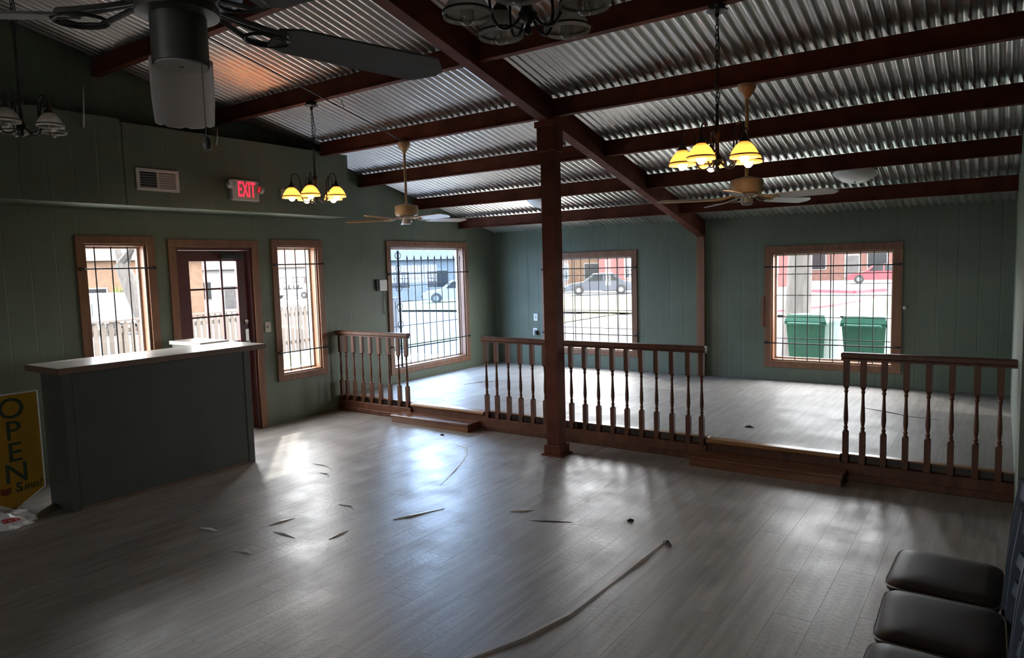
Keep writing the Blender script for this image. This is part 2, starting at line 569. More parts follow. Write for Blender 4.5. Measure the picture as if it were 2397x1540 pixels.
# ceiling: unseen board added above to block light, corrugated sheets as pieces below
b = MB()
for ya, yb in ((YB - WT, YRIDGE), (YRIDGE, YF + 0.35)):
    za, zb_ = zdeck(ya) + 0.03, zdeck(yb) + 0.03
    b.hexa([(XL - 0.4, ya, za), (XR2 + 0.3, ya, za), (XR2 + 0.3, yb, zb_), (XL - 0.4, yb, zb_),
            (XL - 0.4, ya, za + 0.05), (XR2 + 0.3, ya, za + 0.05), (XR2 + 0.3, yb, zb_ + 0.05), (XL - 0.4, yb, zb_ + 0.05)])
ceiling = tag(b.build('ceiling', M['slab']), kind='structure')
PITCH, AMP, NW = 0.076, 0.0135, 10
def sheet(ya, yb, dz):
    vs, fs = [], []
    seg = 16
    n = NW * seg
    for i in range(n + 1):
        x = i * PITCH / seg
        h = AMP * math.cos(2 * math.pi * i / seg)
        for y in (ya, yb):
            vs.append((x, y, zdeck(y) + 0.012 + dz + h))
    for i in range(n):
        fs.append((2 * i, 2 * i + 2, 2 * i + 3, 2 * i + 1))
    # folded lower lip gives the sheet end its thickness
    return MB().add(vs, fs)
for ya, yb, dz in ((4.62, YF - 0.002, 0), (YRIDGE, 4.72, -0.004), (YB, YRIDGE, 0)):
    proto = None
    nsh = int((XR2 - XL) / (PITCH * NW)) + 1
    for k in range(nsh):
        if ya > 4 and XL + k * NW * PITCH > XR2:
            break
        if proto is None:
            o = proto = sheet(ya, yb, dz).build('corrugated_sheet', M['galv'], ceiling, smooth=True)
        else:
            o = proto.copy()
            COL.objects.link(o)
        o.location = (XL + k * NW * PITCH, 0, 0)

# main beam, purlins, column, wall post
XM = -3.349
def sloped_bar(b, x0, x1, ya, yb, c0, c1):
    za, zb_ = zb(ya), zb(yb)
    b.hexa([(x0, ya, za + c0), (x1, ya, za + c0), (x1, yb, zb_ + c0), (x0, yb, zb_ + c0),
            (x0, ya, za + c1), (x1, ya, za + c1), (x1, yb, zb_ + c1), (x0, yb, zb_ + c1)])
beam = thing('roof_beam', 'long oxide red steel main beam sloping over the square column', 'beam', (0, 0, 0))
for ya, yb in ((YRIDGE, YF - 0.001), (YB, YRIDGE)):
    w_ = MB(); sloped_bar(w_, XM - 0.045, XM + 0.045, ya, yb, 0.012, CDECK - 0.003); w_.build('web', M['beam'], beam)
    f_ = MB(); sloped_bar(f_, XM - 0.052, XM + 0.052, ya, yb, 0.0, 0.013); f_.build('bottom_flange', M['beam'], beam)
PY = [8.46, 7.46, 6.44, 5.45, 4.40, 3.25, 2.15, 1.05]
ORD = ['first', 'second', 'third', 'fourth', 'fifth', 'sixth', 'seventh', 'eighth']
def purlin(y, x0, x1, label):
    t = thing('roof_purlin', label, 'purlin', (0, 0, 0), group='red purlins under the metal roof')
    z = zb(y)
    MB().box(x0, x1, y - 0.022, y + 0.022, z + CPUR + 0.008, z + CDECK - 0.012).build('web', M['beam'], t)
    MB().box(x0, x1, y - 0.034, y + 0.034, z + CPUR, z + CPUR + 0.010).build('bottom_flange', M['beam'], t)
for i, y in enumerate(PY):
    xl = -6.39 if 5.2 < y < 5.8 else XL + 0.002
    purlin(y, xl, XM - 0.052, 'dark red purlin, door side of the main beam, %s from the far wall' % ORD[i])
    purlin(y, XM + 0.052, (XR - 0.002) if y > YJ else XR2 - 0.002, 'dark red purlin, chair side of the main beam, %s from the far wall' % ORD[i])
for i, y in enumerate((-2.0,)):
    purlin(y, XL + 0.002, XM - 0.052, 'dark red steel purlin on the rear slope of the roof, door side')
    purlin(y, XM + 0.052, XR2 - 0.002, 'dark red steel purlin on the rear slope of the roof, chair side')

col = thing('support_column', 'square dark red steel column standing on the lower floor under the main beam', 'column', (XM, 5.455, 0))
ct = zb(5.455)
MB().bbox(-0.065, 0.065, -0.065, 0.065, 0.10, ct - 0.10, 0.006).build('shaft', M['beam'], col)
MB().box(-0.105, 0.105, -0.105, 0.105, 0, 0.015).bbox(-0.085, 0.085, -0.085, 0.085, 0.015, 0.10, 0.006).build('base_block', M['beam'], col)
b = MB(); b.bbox(-0.085, 0.085, -0.085, 0.085, ct - 0.24, ct - 0.03, 0.006)
b.hexa([(-.10, -.10, ct - .03), (.10, -.10, ct - .03), (.10, .10, ct - .03), (-.10, .10, ct - .03),
        (-.10, -.10, ct + .10 * SL - .001), (.10, -.10, ct + .10 * SL - .001), (.10, .10, ct - .10 * SL - .001), (-.10, .10, ct - .10 * SL - .001)])
b.build('capital', M['beam'], col)
post = thing('wall_post', 'brown wooden post against the far wall under the end of the main beam', 'post', (XM, YF, HP))
MB().bbox(-0.05, 0.05, -0.075, -0.001, 0, zb(YF) + 0.01 - HP, 0.004).build('post_board', M['trim'], post)
MB().bbox(-0.02, 0.06, -0.088, -0.0755, 0, zb(YF) - 0.06 - HP, 0.003).build('cover_strip', M['trim'], post)

# bulkhead over the door wall
XBH, ZB0, ZB1, YBH = -6.40, 2.389, 3.115, 5.83
bh = tag(MB().box(XL + 0.001, XBH - 0.014, YB + 0.01, YBH, ZB0 + 0.012, ZB1).build('wall_soffit', M['green']), kind='structure')
for ya, yb in ((YB + 0.01, 0.78), (0.784, 3.218), (3.224, YBH)):
    MB().box(XBH - 0.013, XBH, ya, yb, ZB0, ZB1 + (0.025 if yb < 3.3 else 0.0)).build('face_panel', M['wall_x'], bh)
MB().box(XL + 0.001, XBH - 0.014, YB + 0.01, YBH, ZB0, ZB0 + 0.011).build('bottom_panel', M['green'], bh)

# ---------------------------------------------------------------- windows, door
def frame_boards(root, axis, plane, sgn, u0, u1, z0, z1, tw, th, m, bottom=True, name='casing_board'):
    """flat casing boards around an opening; plane = wall face, sgn = direction into the room"""
    def bx(ua, ub, za, zb_, t=th):
        p0, p1 = sorted((plane + sgn * 0.0005, plane + sgn * t))
        q = MB()
        if axis == 'x':
            q.bbox(p0, p1, ua, ub, za, zb_, 0.003)
        else:
            q.bbox(ua, ub, p0, p1, za, zb_, 0.003)
        return q.build(name, m, root)
    bx(u0 - tw, u0, z0 - (tw if bottom else 0), z1)
    bx(u1, u1 + tw, z0 - (tw if bottom else 0), z1)
    bx(u0 - tw, u1 + tw, z1 + 0.0005, z1 + tw)
    if bottom:
        bx(u0 + 0.0005, u1 - 0.0005, z0 - tw, z0)

def window(name, axis, face, out, u0, u1, z0, z1, tw, gl, rows=(), cols=(), jamb=None):
    root = MB()
    j = 0.018
    t0, t1 = sorted((face, face + out * (WT - 0.002)))
    def bx(q, ua, ub, za, zb_, ta, tb):
        if axis == 'x':
            q.box(ta, tb, ua, ub, za, zb_)
        else:
            q.box(ua, ub, ta, tb, za, zb_)
    # jamb liner
    bx(root, u0 + .0005, u0 + j, z0 + .0005, z1 - .0005, t0, t1); bx(root, u1 - j, u1 - .0005, z0 + .0005, z1 - .0005, t0, t1)
    bx(root, u0 + j, u1 - j, z1 - j, z1 - .0005, t0, t1); bx(root, u0 + j, u1 - j, z0 + .0005, z0 + j, t0, t1)
    o = tag(root.build(name, jamb or M['trim']), kind='structure')
    frame_boards(o, axis, face, -out, u0, u1, z0, z1, tw, 0.022, M['trim'])
    s0, s1 = sorted((face + out * (WT - 0.045), face + out * (WT - 0.012)))
    q = MB()
    k = 0.022
    bx(q, u0 + j, u0 + j + k, z0 + j, z1 - j, s0, s1); bx(q, u1 - j - k, u1 - j, z0 + j, z1 - j, s0, s1)
    bx(q, u0 + j + k, u1 - j - k, z1 - j - k, z1 - j, s0, s1); bx(q, u0 + j + k, u1 - j - k, z0 + j, z0 + j + k, s0, s1)
    q.build('sash', M['ivory'], o)
    gm = (s0 + s1) / 2
    us = [u0 + j + k] + list(cols) + [u1 - j - k]
    zs = [z0 + j + k] + list(rows) + [z1 - j - k]
    for ua, ub in zip(us, us[1:]):
        for za, zb_ in zip(zs, zs[1:]):
            q = MB(); bx(q, ua + .0005, ub - .0005, za + .0005, zb_ - .0005, gm - 0.002, gm + 0.002); q.build('pane', gl, o)
    for c in cols:
        q = MB(); bx(q, c - .006, c + .006, zs[0], zs[-1], gm + 0.003, gm + 0.011); q.build('muntin', M['iron'], o)
    for r_ in rows:
        q = MB(); bx(q, us[0], us[-1], r_ - .005, r_ + .005, gm - 0.011, gm - 0.003); q.build('muntin', M['iron'], o)
    return o
window('window_1', 'x', XL, -1, *WIN_L[0], 0.075, M['glass'])
window('window_2', 'x', XL, -1, *WIN_L[2], 0.075, M['glass'])
window('window_3', 'x', XL, -1, *WIN_L[3], 0.075, M['glass_blue'], rows=(0.95, 1.52))
window('window_4', 'y', YF, 1, *WIN_B[0], 0.075, M['glass'], rows=(0.781, 1.05, 1.317, 1.584), cols=(-5.42, -4.68))
window('window_5', 'y', YF, 1, *WIN_B[1], 0.085, M['glass'], rows=(0.721, 1.002, 1.281, 1.553), cols=(-1.747,))

window('added_fill_window', 'y', YB, -1, *FILL_WIN[0], 0.085, M['glass'], cols=(-1.9,))  # unseen window, added behind the camera as a fill light source

# door
D0, D1, DZ = 3.89, 4.77, 2.04
door = tag(MB().box(XL - WT, XL, D0 + .0005, D0 + 0.03, 0.001, DZ - .0005).box(XL - WT, XL, D1 - 0.03, D1 - .0005, 0.001, DZ - .0005).box(XL - WT, XL, D0 + 0.03, D1 - 0.03, DZ - 0.03, DZ - .0005)
           .build('door_1', M['door']), kind='structure')
frame_boards(door, 'x', XL, 1, D0, D1, 0.002, DZ, 0.078, 0.022, M['trim'], bottom=False)
dx0, dx1 = XL - 0.085, XL - 0.043
g0, g1, gz0, gz1 = 4.055, 4.605, 0.42, 1.895
leaf = MB().box(dx0, dx1, D0 + 0.033, g0, 0.012, DZ - 0.033).box(dx0, dx1, g1, D1 - 0.033, 0.012, DZ - 0.033)
leaf.box(dx0, dx1, g0, g1, 0.012, gz0).box(dx0, dx1, g0, g1, gz1, DZ - 0.033)
leaf = leaf.build('door_leaf', M['door'], door)
for i in range(3):
    for k in range(5):
        ya = g0 + (g1 - g0) * i / 3; yb = g0 + (g1 - g0) * (i + 1) / 3
        za = gz0 + (gz1 - gz0) * k / 5; zb_ = gz0 + (gz1 - gz0) * (k + 1) / 5
        MB().box(dx0 + 0.018, dx0 + 0.022, ya + .0005, yb - .0005, za + .0005, zb_ - .0005).build('pane', M['glass'], leaf)
for i in (1, 2):
    y = g0 + (g1 - g0) * i / 3
    MB().box(dx0 + 0.023, dx1 - 0.002, y - 0.011, y + 0.011, gz0, gz1).build('muntin', M['door'], leaf)
for k in range(1, 5):
    z = gz0 + (gz1 - gz0) * k / 5
    MB().box(dx0 + 0.008, dx0 + 0.017, g0, g1, z - 0.010, z + 0.010).build('muntin', M['door'], leaf)
h = MB().bbox(dx1 + .0005, dx1 + 0.008, 4.665, 4.705, 0.92, 1.14, 0.002).build('handle_plate', M['chrome'], leaf)
MB().tube([(dx1 + 0.008, 4.685, 1.0), (dx1 + 0.05, 4.685, 1.0), (dx1 + 0.055, 4.64, 1.0), (dx1 + 0.055, 4.59, 0.995)], 0.009, 8).build('lever_handle', M['chrome'], leaf, True)
MB().lathe([(0.0, 0), (0.026, 0.002), (0.026, 0.012), (0.014, 0.02), (0.0, 0.021)], 16, caps=False).build('deadbolt', M['chrome'], leaf, True, (dx1 + .0005, 4.685, 1.22), (0, R(90), 0))
MB().bbox(dx1 + .0005, dx1 + 0.045, 4.42, 4.68, 1.915, 1.965, 0.004).tube([(dx1 + .03, 4.45, 1.968), (dx1 + .03, 4.30, 1.985), (dx1 + .03, 4.62, 1.990)], 0.008, 6).build('door_closer', M['iron'], leaf)
MB().box(XL - WT, XL - 0.02, D0 + 0.031, D1 - 0.031, 0.0, 0.011).build('threshold', M['chrome'], door)

# security bars in front of the windows
def bars(label, axis, plane, u0, u1, hz, vs, v0, v1, group=None, spear=False, post=None):
    """horizontal bars run over the casing, vertical bars inside the opening; plane = bar plane"""
    def P(u, z, d=0.0):
        s_ = 1 if axis == 'x' else -1
        return (plane + s_ * d, u, z) if axis == 'x' else (u, plane + s_ * d, z)
    t = thing('window_bars', label, 'security bars', P((u0 + u1) / 2, v0), group=group)
    o0 = Vector(t.location)
    L = lambda u, z, d=0.0: tuple(Vector(P(u, z, d)) - o0)
    for z in hz:
        q = MB().tube([L(u0, z), L(u1, z)], 0.008, 8)
        for u in (u0 + 0.012, u1 - 0.012):
            q.tube([L(u, z, -0.0085), L(u, z, 0.006)], 0.016, 10)
        q.build('horizontal_bar', M['iron'], t)
    for u in vs:
        q = MB()
        if spear:
            q.tube([L(u, v0, 0.013), L(u, v1 - 0.10, 0.013)], 0.006, 6)
            q.tube([L(u, v1 - 0.10, 0.013), L(u, v1 - 0.085, 0.013), L(u, v1 - 0.07, 0.013), L(u, v1 - 0.05, 0.013), L(u, v1, 0.013)], [0.006, 0.011, 0.006, 0.013, 0.001], 6)
        else:
            q.tube([L(u, v0, 0.013), L(u, v1, 0.013)], 0.006, 6)
        q.build('vertical_bar', M['iron'], t)
    if post:
        q = MB().tube([L(post, v0 - 0.02, 0.0), L(post, v1 + 0.06, 0.0)], 0.014, 8)
        q.build('gate_post', M['iron'], t)
        for k, zz in enumerate((0.52, 0.72, 0.95, 1.20, 1.45, 1.72, 1.9)):
            for s_ in (-1, 1):
                pts = [L(post + s_ * (0.018 + 0.045 * math.sin(a) * (1 - a / 7)), zz + 0.05 - 0.05 * math.cos(a) * (1 - a / 8), 0.0) for a in [0.4 * i for i in range(14)]]
                MB().tube(pts, 0.005, 5).build('scroll', M['iron'], t)
    return t
PBX = XL + 0.034
bars('black iron bars over the narrow window behind the counter', 'x', PBX, 2.965, 3.67, (1.835, 0.83), (3.10, 3.247, 3.399, 3.554), 0.60, 2.04)
bars('black iron bars over the narrow sidelight next to the railing', 'x', PBX, 5.035, 5.755, (1.847, 0.826), (5.18, 5.325, 5.47, 5.61), 0.60, 2.03)
bars('black spear-tipped iron bars over the blue tinted window', 'x', PBX, 6.865, 8.60, (1.69, 0.69), [7.216 + 0.1445 * i for i in range(9)], 0.42, 1.95, spear=True, post=7.05)
PBY = YF - 0.034
bars('black iron bars over the far-wall window with the street beyond', 'y', PBY, -5.93, -4.315, (1.69, 0.70), [-5.81 + 0.150 * i for i in range(10)], 0.485, 1.845)
bars('black iron bars over the far-wall window with green bins beyond', 'y', PBY, -2.51, -0.955, (1.65, 0.672), [-2.274 + 0.1475 * i for i in range(9)] , 0.465, 1.812)

# ---------------------------------------------------------------- platform trim, steps, railings
segs = [(XL + 0.001, -5.62), (-4.55, -2.09), (-1.01, XR - 0.001)]
tr = 1
for k, (xa, xb) in enumerate(segs):
    q = MB().bbox(xa, xb, YS - 0.062, YS - 0.0005, 0.001, 0.135, 0.004)
    tag(q.build('trim_%d' % tr, M['rail']), kind='structure'); tr += 1
    q = MB().bbox(xa, xb, YS - 0.078, YS - 0.0625, 0.001, 0.055, 0.004)
    tag(q.build('trim_%d' % tr, M['rail']), kind='structure'); tr += 1
    q = MB().bbox(xa, xb, YS - 0.018, YS + 0.05, HP + 0.0005, HP + 0.012, 0.003)
    tag(q.build('trim_%d' % tr, M['nosing']), kind='structure'); tr += 1
for xa, xb in ((-5.619, -4.551), (-2.089, -1.011)):
    q = MB().bbox(xa, xb, YS - 0.030, YS - 0.0005, 0.001, HP - 0.032, 0.003)
    tag(q.build('trim_%d' % tr, M['rail']), kind='structure'); tr += 1
    pts = [(YS - 0.045 + 0.02 * math.cos(a), HP - 0.012 + 0.02 * math.sin(a)) for a in [R(90 + 20 * i) for i in range(10)]]
    q = MB().prism([(YS + 0.04, HP + 0.008), (YS + 0.04, HP + 0.0005)] + [(YS - 0.0005, HP - 0.002), (YS - 0.0005, HP - 0.032)] + pts[::-1], 'x', xa, xb)
    tag(recalc(q.build('trim_%d' % tr, M['nosing'])), kind='structure'); tr += 1

def step_box(label, x0, x1, y0, y1, z):
    t = thing('step', label, 'step', (x0, y0, 0), group='low wooden steps up to the platform')
    W_, D_ = x1 - x0, y1 - y0
    MB().bbox(0, W_, 0, D_, z - 0.022, z, 0.005).build('tread', M['step'], t)
    MB().bbox(0.012, W_ - 0.012, 0.010, 0.030, 0, z - 0.0225, 0.002).build('riser', M['step'], t)
    for xa in (0.012, W_ - 0.032):
        MB().bbox(xa, xa + 0.02, 0.0305, D_ - 0.004, 0, z - 0.0225, 0.002).build('side_board', M['step'], t)
step_box('low brown wooden step in the gap nearest the front door', -5.74, -4.60, 5.70, 5.925, 0.088)
step_box('low brown wooden step in the gap beside the chairs-side railing', -2.17, -0.95, 5.68, 5.925, 0.088)

ZR = 1.011
def turned_profile():
    z0, z1 = 0.385, 0.745
    p = [(0.020, 0), (0.0205, 0.006), (0.012, 0.018), (0.016, 0.03), (0.016, 0.038), (0.011, 0.048), (0.013, 0.06), (0.0175, 0.10), (0.0165, 0.15), (0.0125, 0.22), (0.0105, 0.28), (0.0105, 0.305), (0.015, 0.315), (0.015, 0.325), (0.011, 0.335), (0.019, 0.352), (0.020, 0.36)]
    return [(r_, z0 + z) for r_, z in p]
bal_me = None
def baluster(root, x):
    global bal_me
    if bal_me is None:
        q = MB().bbox(-0.0205, 0.0205, -0.0205, 0.0205, 0.1355, 0.386, 0.003).lathe(turned_profile(), 12).bbox(-0.0205, 0.0205, -0.0205, 0.0205, 0.744, 0.966, 0.003)
        o = q.build('baluster', M['rail'], root, True)
        bal_me = o.data
    else:
        o = bpy.data.objects.new('baluster', bal_me)
        COL.objects.link(o)
        o.parent = root
    o.location = (x, 0, 0)
def railing(label, xs, x0, x1):
    t = thing('railing', label, 'railing', (0, YS - 0.042, 0), group='turned wooden railings along the platform edge')
    for x in xs:
        baluster(t, x)
    MB().bbox(x0, x1, -0.034, 0.034, 0.9665, ZR, 0.008).build('top_rail', M['rail'], t)
    MB().bbox(x0, x1, -0.0225, 0.0225, 0.9500, 0.9662, 0.002).build('under_rail', M['rail'], t)
railing('short turned-baluster railing between the door wall and the first step', [-6.80, -6.70, -6.56, -6.41, -6.265, -6.115, -5.957, -5.80, -5.672], XL + 0.003, -5.63)
railing('long turned-baluster railing between the two steps, behind the column', [-4.505, -4.37, -4.216, -4.064, -3.913, -3.763, -3.61, -3.457, -3.304, -3.156, -3.004, -2.856, -2.708, -2.559, -2.41, -2.257, -2.135], -4.545, -2.095)
railing('turned-baluster railing running into the side wall behind the chairs', [-0.972, -0.852, -0.707, -0.56, -0.415, -0.269, -0.118, 0.02], -1.01, XR - 0.003)

# ---------------------------------------------------------------- text helper (flat lettering as mesh)
def text_mesh(name, body, size, m, parent, loc, rot, extrude=0.002, align='CENTER', shear=0.0, bold=0.0):
    cu = bpy.data.curves.new('lettering', 'FONT')
    cu.body = body
    cu.size = size
    cu.extrude = extrude
    cu.align_x = align
    cu.align_y = 'CENTER'
    cu.shear = shear
    cu.offset = bold
    cu.resolution_u = 3
    tmp = bpy.data.objects.new('lettering', cu)
    COL.objects.link(tmp)
    dg = bpy.context.evaluated_depsgraph_get()
    me = bpy.data.meshes.new_from_object(tmp.evaluated_get(dg))
    bpy.data.objects.remove(tmp)
    bpy.data.curves.remove(cu)
    me.materials.clear()
    me.materials.append(m)
    o = bpy.data.objects.new(name, me)
    COL.objects.link(o)
    o.parent = parent
    o.location, o.rotation_euler = loc, rot
    return o
FACE_X = (R(90), 0, R(90))      # upright, facing +x

# ---------------------------------------------------------------- counter
ct_ = thing('reception_counter', 'dark green panelled counter with a pale laminate top near the front door', 'counter', (-5.69, 2.29, 0))
# local: x -0.36..0, y 0..1.565
MB().bbox(-0.36, -0.0005, 0.0, 1.565, 0.0, 1.055, 0.004).build('body', M['counter_paint'], ct_)
MB().bbox(0.0, 0.012, 0.055, 1.51, 0.0, 1.05, 0.003).build('front_panel', M['counter_paint'], ct_)
for ya, yb in ((-0.004, 0.054), (1.511, 1.569)):
    MB().bbox(0.0, 0.018, ya, yb, 0.0, 1.05, 0.004).build('corner_board', M['counter_paint'], ct_)
MB().bbox(-0.50, 0.06, -0.045, 1.72, 1.068, 1.098, 0.003).build('counter_top', M['counter_top'], ct_)
MB().bbox(0.0605, 0.066, -0.045, 1.72, 1.050, 1.097, 0.002).bbox(-0.50, 0.0602, -0.051, -0.0455, 1.050, 1.097, 0.002).bbox(-0.50, 0.0602, 1.7205, 1.726, 1.050, 1.097, 0.002).build('edge_band', M['counter_edge'], ct_)
MB().box(-0.49, 0.055, -0.04, 1.715, 1.0555, 1.0675).build('underlay', M['counter_edge'], ct_)
MB().bbox(0.0125, 0.022, 0.056, 1.509, 0.0, 0.02, 0.002).build('floor_moulding', M['counter_edge'], ct_)
rc = thing('counter_return', 'short pale-topped return counter between the long counter and the front door', 'counter', (-6.74, 3.70, 0))
MB().bbox(0.02, 0.52, 0.02, 0.27, 0, 1.075, 0.004).build('body', M['green'], rc)
MB().bbox(0.0, 0.545, 0.0, 0.30, 1.0755, 1.112, 0.003).build('counter_top', M['counter_top'], rc)

# ---------------------------------------------------------------- OPEN sign and bag
sg = thing('open_sign', 'yellow board sign reading OPEN with pointed bottom and white edge beside the counter', 'sign', (-6.10, 2.06, 0.012))
# local y across (-0.215..0.215), pointed bottom
poly = [(-0.215, 0.13), (0.0, 0.0), (0.215, 0.13), (0.215, 0.885), (-0.215, 0.885)]
recalc(MB().prism(poly, 'x', -0.008, 0.0).build('board', M['yellow'], sg))
ed = MB()
for (a, c), (d_, e) in zip(poly, poly[1:] + poly[:1]):
    ed.tube([(-0.004, a, c), (-0.004, d_, e)], 0.0065, 6)
ed.build('white_edge', M['white'], sg)
for chx, z, sz in (('O', 0.770, 0.225), ('P', 0.600, 0.21), ('E', 0.435, 0.21), ('N', 0.275, 0.215)):
    text_mesh('letter', chx, sz, M['ink'], sg, (0.0015, 0.03, z), FACE_X, 0.001)
text_mesh('small_lettering', 'S', 0.10, M['ink'], sg, (0.0015, 0.040, 0.165), FACE_X, 0.001, bold=0.002)
text_mesh('small_lettering', 'inn!', 0.085, M['ink'], sg, (0.0015, 0.130, 0.165), FACE_X, 0.001, shear=0.2)
recalc(MB().prism([(-0.14, 0.12), (-0.11, 0.12), (-0.10, 0.15)], 'x', 0.0005, 0.002).prism([(-0.085, 0.14), (-0.05, 0.12), (-0.015, 0.14), (-0.02, 0.185), (-0.05, 0.17), (-0.08, 0.185)], 'x', 0.0005, 0.002).build('heart_print', M['ink_red'], sg))
MB().bbox(-0.03, -0.0105, -0.05, 0.05, 0.35, 0.80, 0.003).build('back_batten', M['counter_edge'], sg)

from mathutils import noise as mnoise
bag = thing('plastic_bag', 'crumpled white plastic bag with red print on the floor below the yellow sign', 'bag', (-5.84, 1.86, 0.0), R(-20))
def bag_point(th, ph, lift=0.0):
    d = Vector((math.cos(th) * math.cos(ph), math.sin(th) * math.cos(ph), math.sin(ph)))
    k = 1 + 0.30 * mnoise.noise(d * 2.1 + Vector((3, 1, 7))) + 0.16 * abs(mnoise.noise(d * 5.0)) + 0.07 * mnoise.noise(d * 11.0) + lift
    return (d.x * 0.155 * k, d.y * 0.235 * k, max(0.001, d.z * 0.095 * k))
vs, fs = [], []
NT, NP = 48, 14
for j in range(NP + 1):
    for i in range(NT):
        vs.append(bag_point(2 * math.pi * i / NT, math.pi / 2 * (j / NP) * 0.995))
for j in range(NP):
    for i in range(NT):
        fs.append((j * NT + i, j * NT + (i + 1) % NT, (j + 1) * NT + (i + 1) % NT, (j + 1) * NT + i))
fs.append(tuple(range(NT))[::-1])
fs.append(tuple(range(NP * NT, (NP + 1) * NT)))
MB().add(vs, fs).build('crumpled_film', M['bag'], bag, True)
vs, fs = [], []
for j in range(6):
    for i in range(9):
        vs.append(bag_point(0.15 + 0.055 * i, 0.50 + 0.06 * j, 0.02))
for j in range(5):
    for i in range(8):
        fs.append((j * 9 + i, j * 9 + i + 1, j * 9 + i + 10, j * 9 + i + 9))
MB().add(vs, fs).build('red_print', M['bag_red'], bag, True)

# ---------------------------------------------------------------- bulkhead fittings
vt = thing('vent_grille', 'small white louvred vent grille on the green soffit', 'vent', (XBH + 0.0005, 3.515, 2.63))
for ya, yb, za, zb_ in ((-0.20, 0.20, 0.070, 0.10), (-0.20, 0.20, -0.10, -0.070), (-0.20, -0.168, -0.0695, 0.0695), (0.168, 0.20, -0.0695, 0.0695)):
    MB().bbox(0, 0.012, ya, yb, za, zb_, 0.002).build('frame_strip', M['white'], vt)
MB().bbox(0.0, 0.010, -0.012, 0.012, -0.0745, 0.0745, 0.002).build('divider', M['ivory'], vt)
MB().box(0.0, 0.001, -0.171, 0.171, -0.074, 0.074).build('duct_shade_sheet', M['dark'], vt)  # flat near-black sheet, stands in for the shade inside the duct
for s_ in (-1, 1):
    for k in range(6):
        z = -0.066 + k * 0.022
        ya, yb = (-0.170, -0.0125) if s_ < 0 else (0.0125, 0.170)
        t_ = 0.010 if s_ < 0 else 0.018
        MB().hexa([(0.002, ya, z), (0.003, ya, z), (0.003, yb, z), (0.002, yb, z), (0.010, ya, z + t_), (0.011, ya, z + t_), (0.011, yb, z + t_), (0.010, yb, z + t_)]).build('louvre', M['fan_grey'] if s_ < 0 else M['ivory'], vt)

ex = thing('exit_sign', 'lit red EXIT sign with two emergency lamp heads on the green soffit', 'exit sign', (XBH + 0.0005, 4.40, 2.60))
MB().bbox(0, 0.05, -0.155, 0.155, -0.105, 0.105, 0.006).build('housing', M['white'], ex)
for i, chx in enumerate('EXIT'):
    text_mesh('letter', chx, 0.215, M['exit_red'], ex, (0.0515, (-0.068, -0.006, 0.040, 0.084)[i], 0.0), FACE_X, 0.0012, bold=0.002).scale = (0.44, 1, 1)
for s_ in (-1, 1):
    lh = MB().lathe([(0.012, 0), (0.035, 0.012), (0.042, 0.05), (0.040, 0.062), (0.0, 0.064)], 14, caps=False).build('lamp_head', M['ivory'], ex, True, (0.045, s_ * 0.20, 0.03 if s_ < 0 else 0.0), (R(-20 if s_ < 0 else 60), R(65), R(-10)))
    MB().lathe([(0.0, 0.0645), (0.034, 0.066), (0.0, 0.070)], 14, caps=False).build('lens', M['chrome'], lh, True)
    MB().tube([(0.025, s_ * 0.154, 0.01), (0.04, s_ * 0.18, 0.015), (0.045, s_ * 0.20, 0.03 if s_ < 0 else 0.0)], 0.008, 6).build('swivel_arm', M['ivory'], ex)
wp = thing('blank_plate', 'small pale blank cover plate on the soffit right of the exit sign', 'cover plate', (XBH + 0.0005, 4.93, 2.60))
MB().bbox(0, 0.008, -0.07, 0.07, -0.055, 0.055, 0.002).build('plate', M['ivory'], wp)
for y_ in (-0.04, 0.04):
    MB().lathe([(0.005, 0), (0.004, 0.002), (0.0, 0.0022)], 8, caps=False).build('screw', M['chrome'], wp, False, (0.0082, y_, 0), (0, R(90), 0))
for y_, z0, z1, lab in ((2.915, 3.02, 3.36, 'long thin white plastic sliver hanging in front of the soffit top'), (4.14, 3.03, 3.19, 'short thin white plastic sliver hanging in front of the soffit top')):
    ht = thing('hanging_hook', lab, 'hook', (XBH + 0.012, y_, z0))
    MB().tube([(0, -0.012, 0), (0, 0, (z1 - z0) * 0.4), (0, 0.012, z1 - z0)], [0.009, 0.007, 0.002], 6).build('sliver', M['white'], ht)
    MB().tube([(-0.0115, -0.012, 0.006), (0.004, -0.014, -0.004), (0.008, -0.012, 0.014)], 0.004, 6).build('hook_end', M['white'], ht)

# wall boxes and switches
tb = thing('thermostat_box', 'small white wall box with loose black wires beside the blue window', 'wall box', (XL + 0.0005, 6.735, 1.545))
MB().bbox(0, 0.045, -0.055, 0.075, -0.075, 0.075, 0.005).build('housing', M['white'], tb)
MB().bbox(0.0, 0.03, -0.10, -0.0555, -0.06, 0.085, 0.005).build('side_bracket', M['iron'], tb)
MB().tube([(0.006, 0.04, -0.0755), (0.012, 0.05, -0.15), (0.01, 0.02, -0.24), (0.01, 0.04, -0.40)], 0.004, 6).build('loose_wire', M['cable'], tb)
def plate(label, loc, face, m, w_=0.075, h_=0.115, knob='toggle'):
    t = thing('switch_plate' if knob == 'toggle' else 'outlet', label, 'switch' if knob == 'toggle' else 'outlet', loc, R(-90) if face == 'y' else 0)
    MB().bbox(0, 0.007, -w_ / 2, w_ / 2, -h_ / 2, h_ / 2, 0.002).build('plate', m, t)
    if knob == 'toggle':
        MB().bbox(0.0072, 0.018, -0.006, 0.006, -0.012, 0.014, 0.002).build('toggle', m, t)
    else:
        for z in (-0.022, 0.022):
            MB().bbox(0.0072, 0.010, -0.016, 0.016, z - 0.014, z + 0.014, 0.002).build('socket', M['ivory'], t)
    return t
plate('pale light switch plate between the front door and the sidelight', (XL + 0.0005, 4.93, 1.14), 'x', M['ivory'])
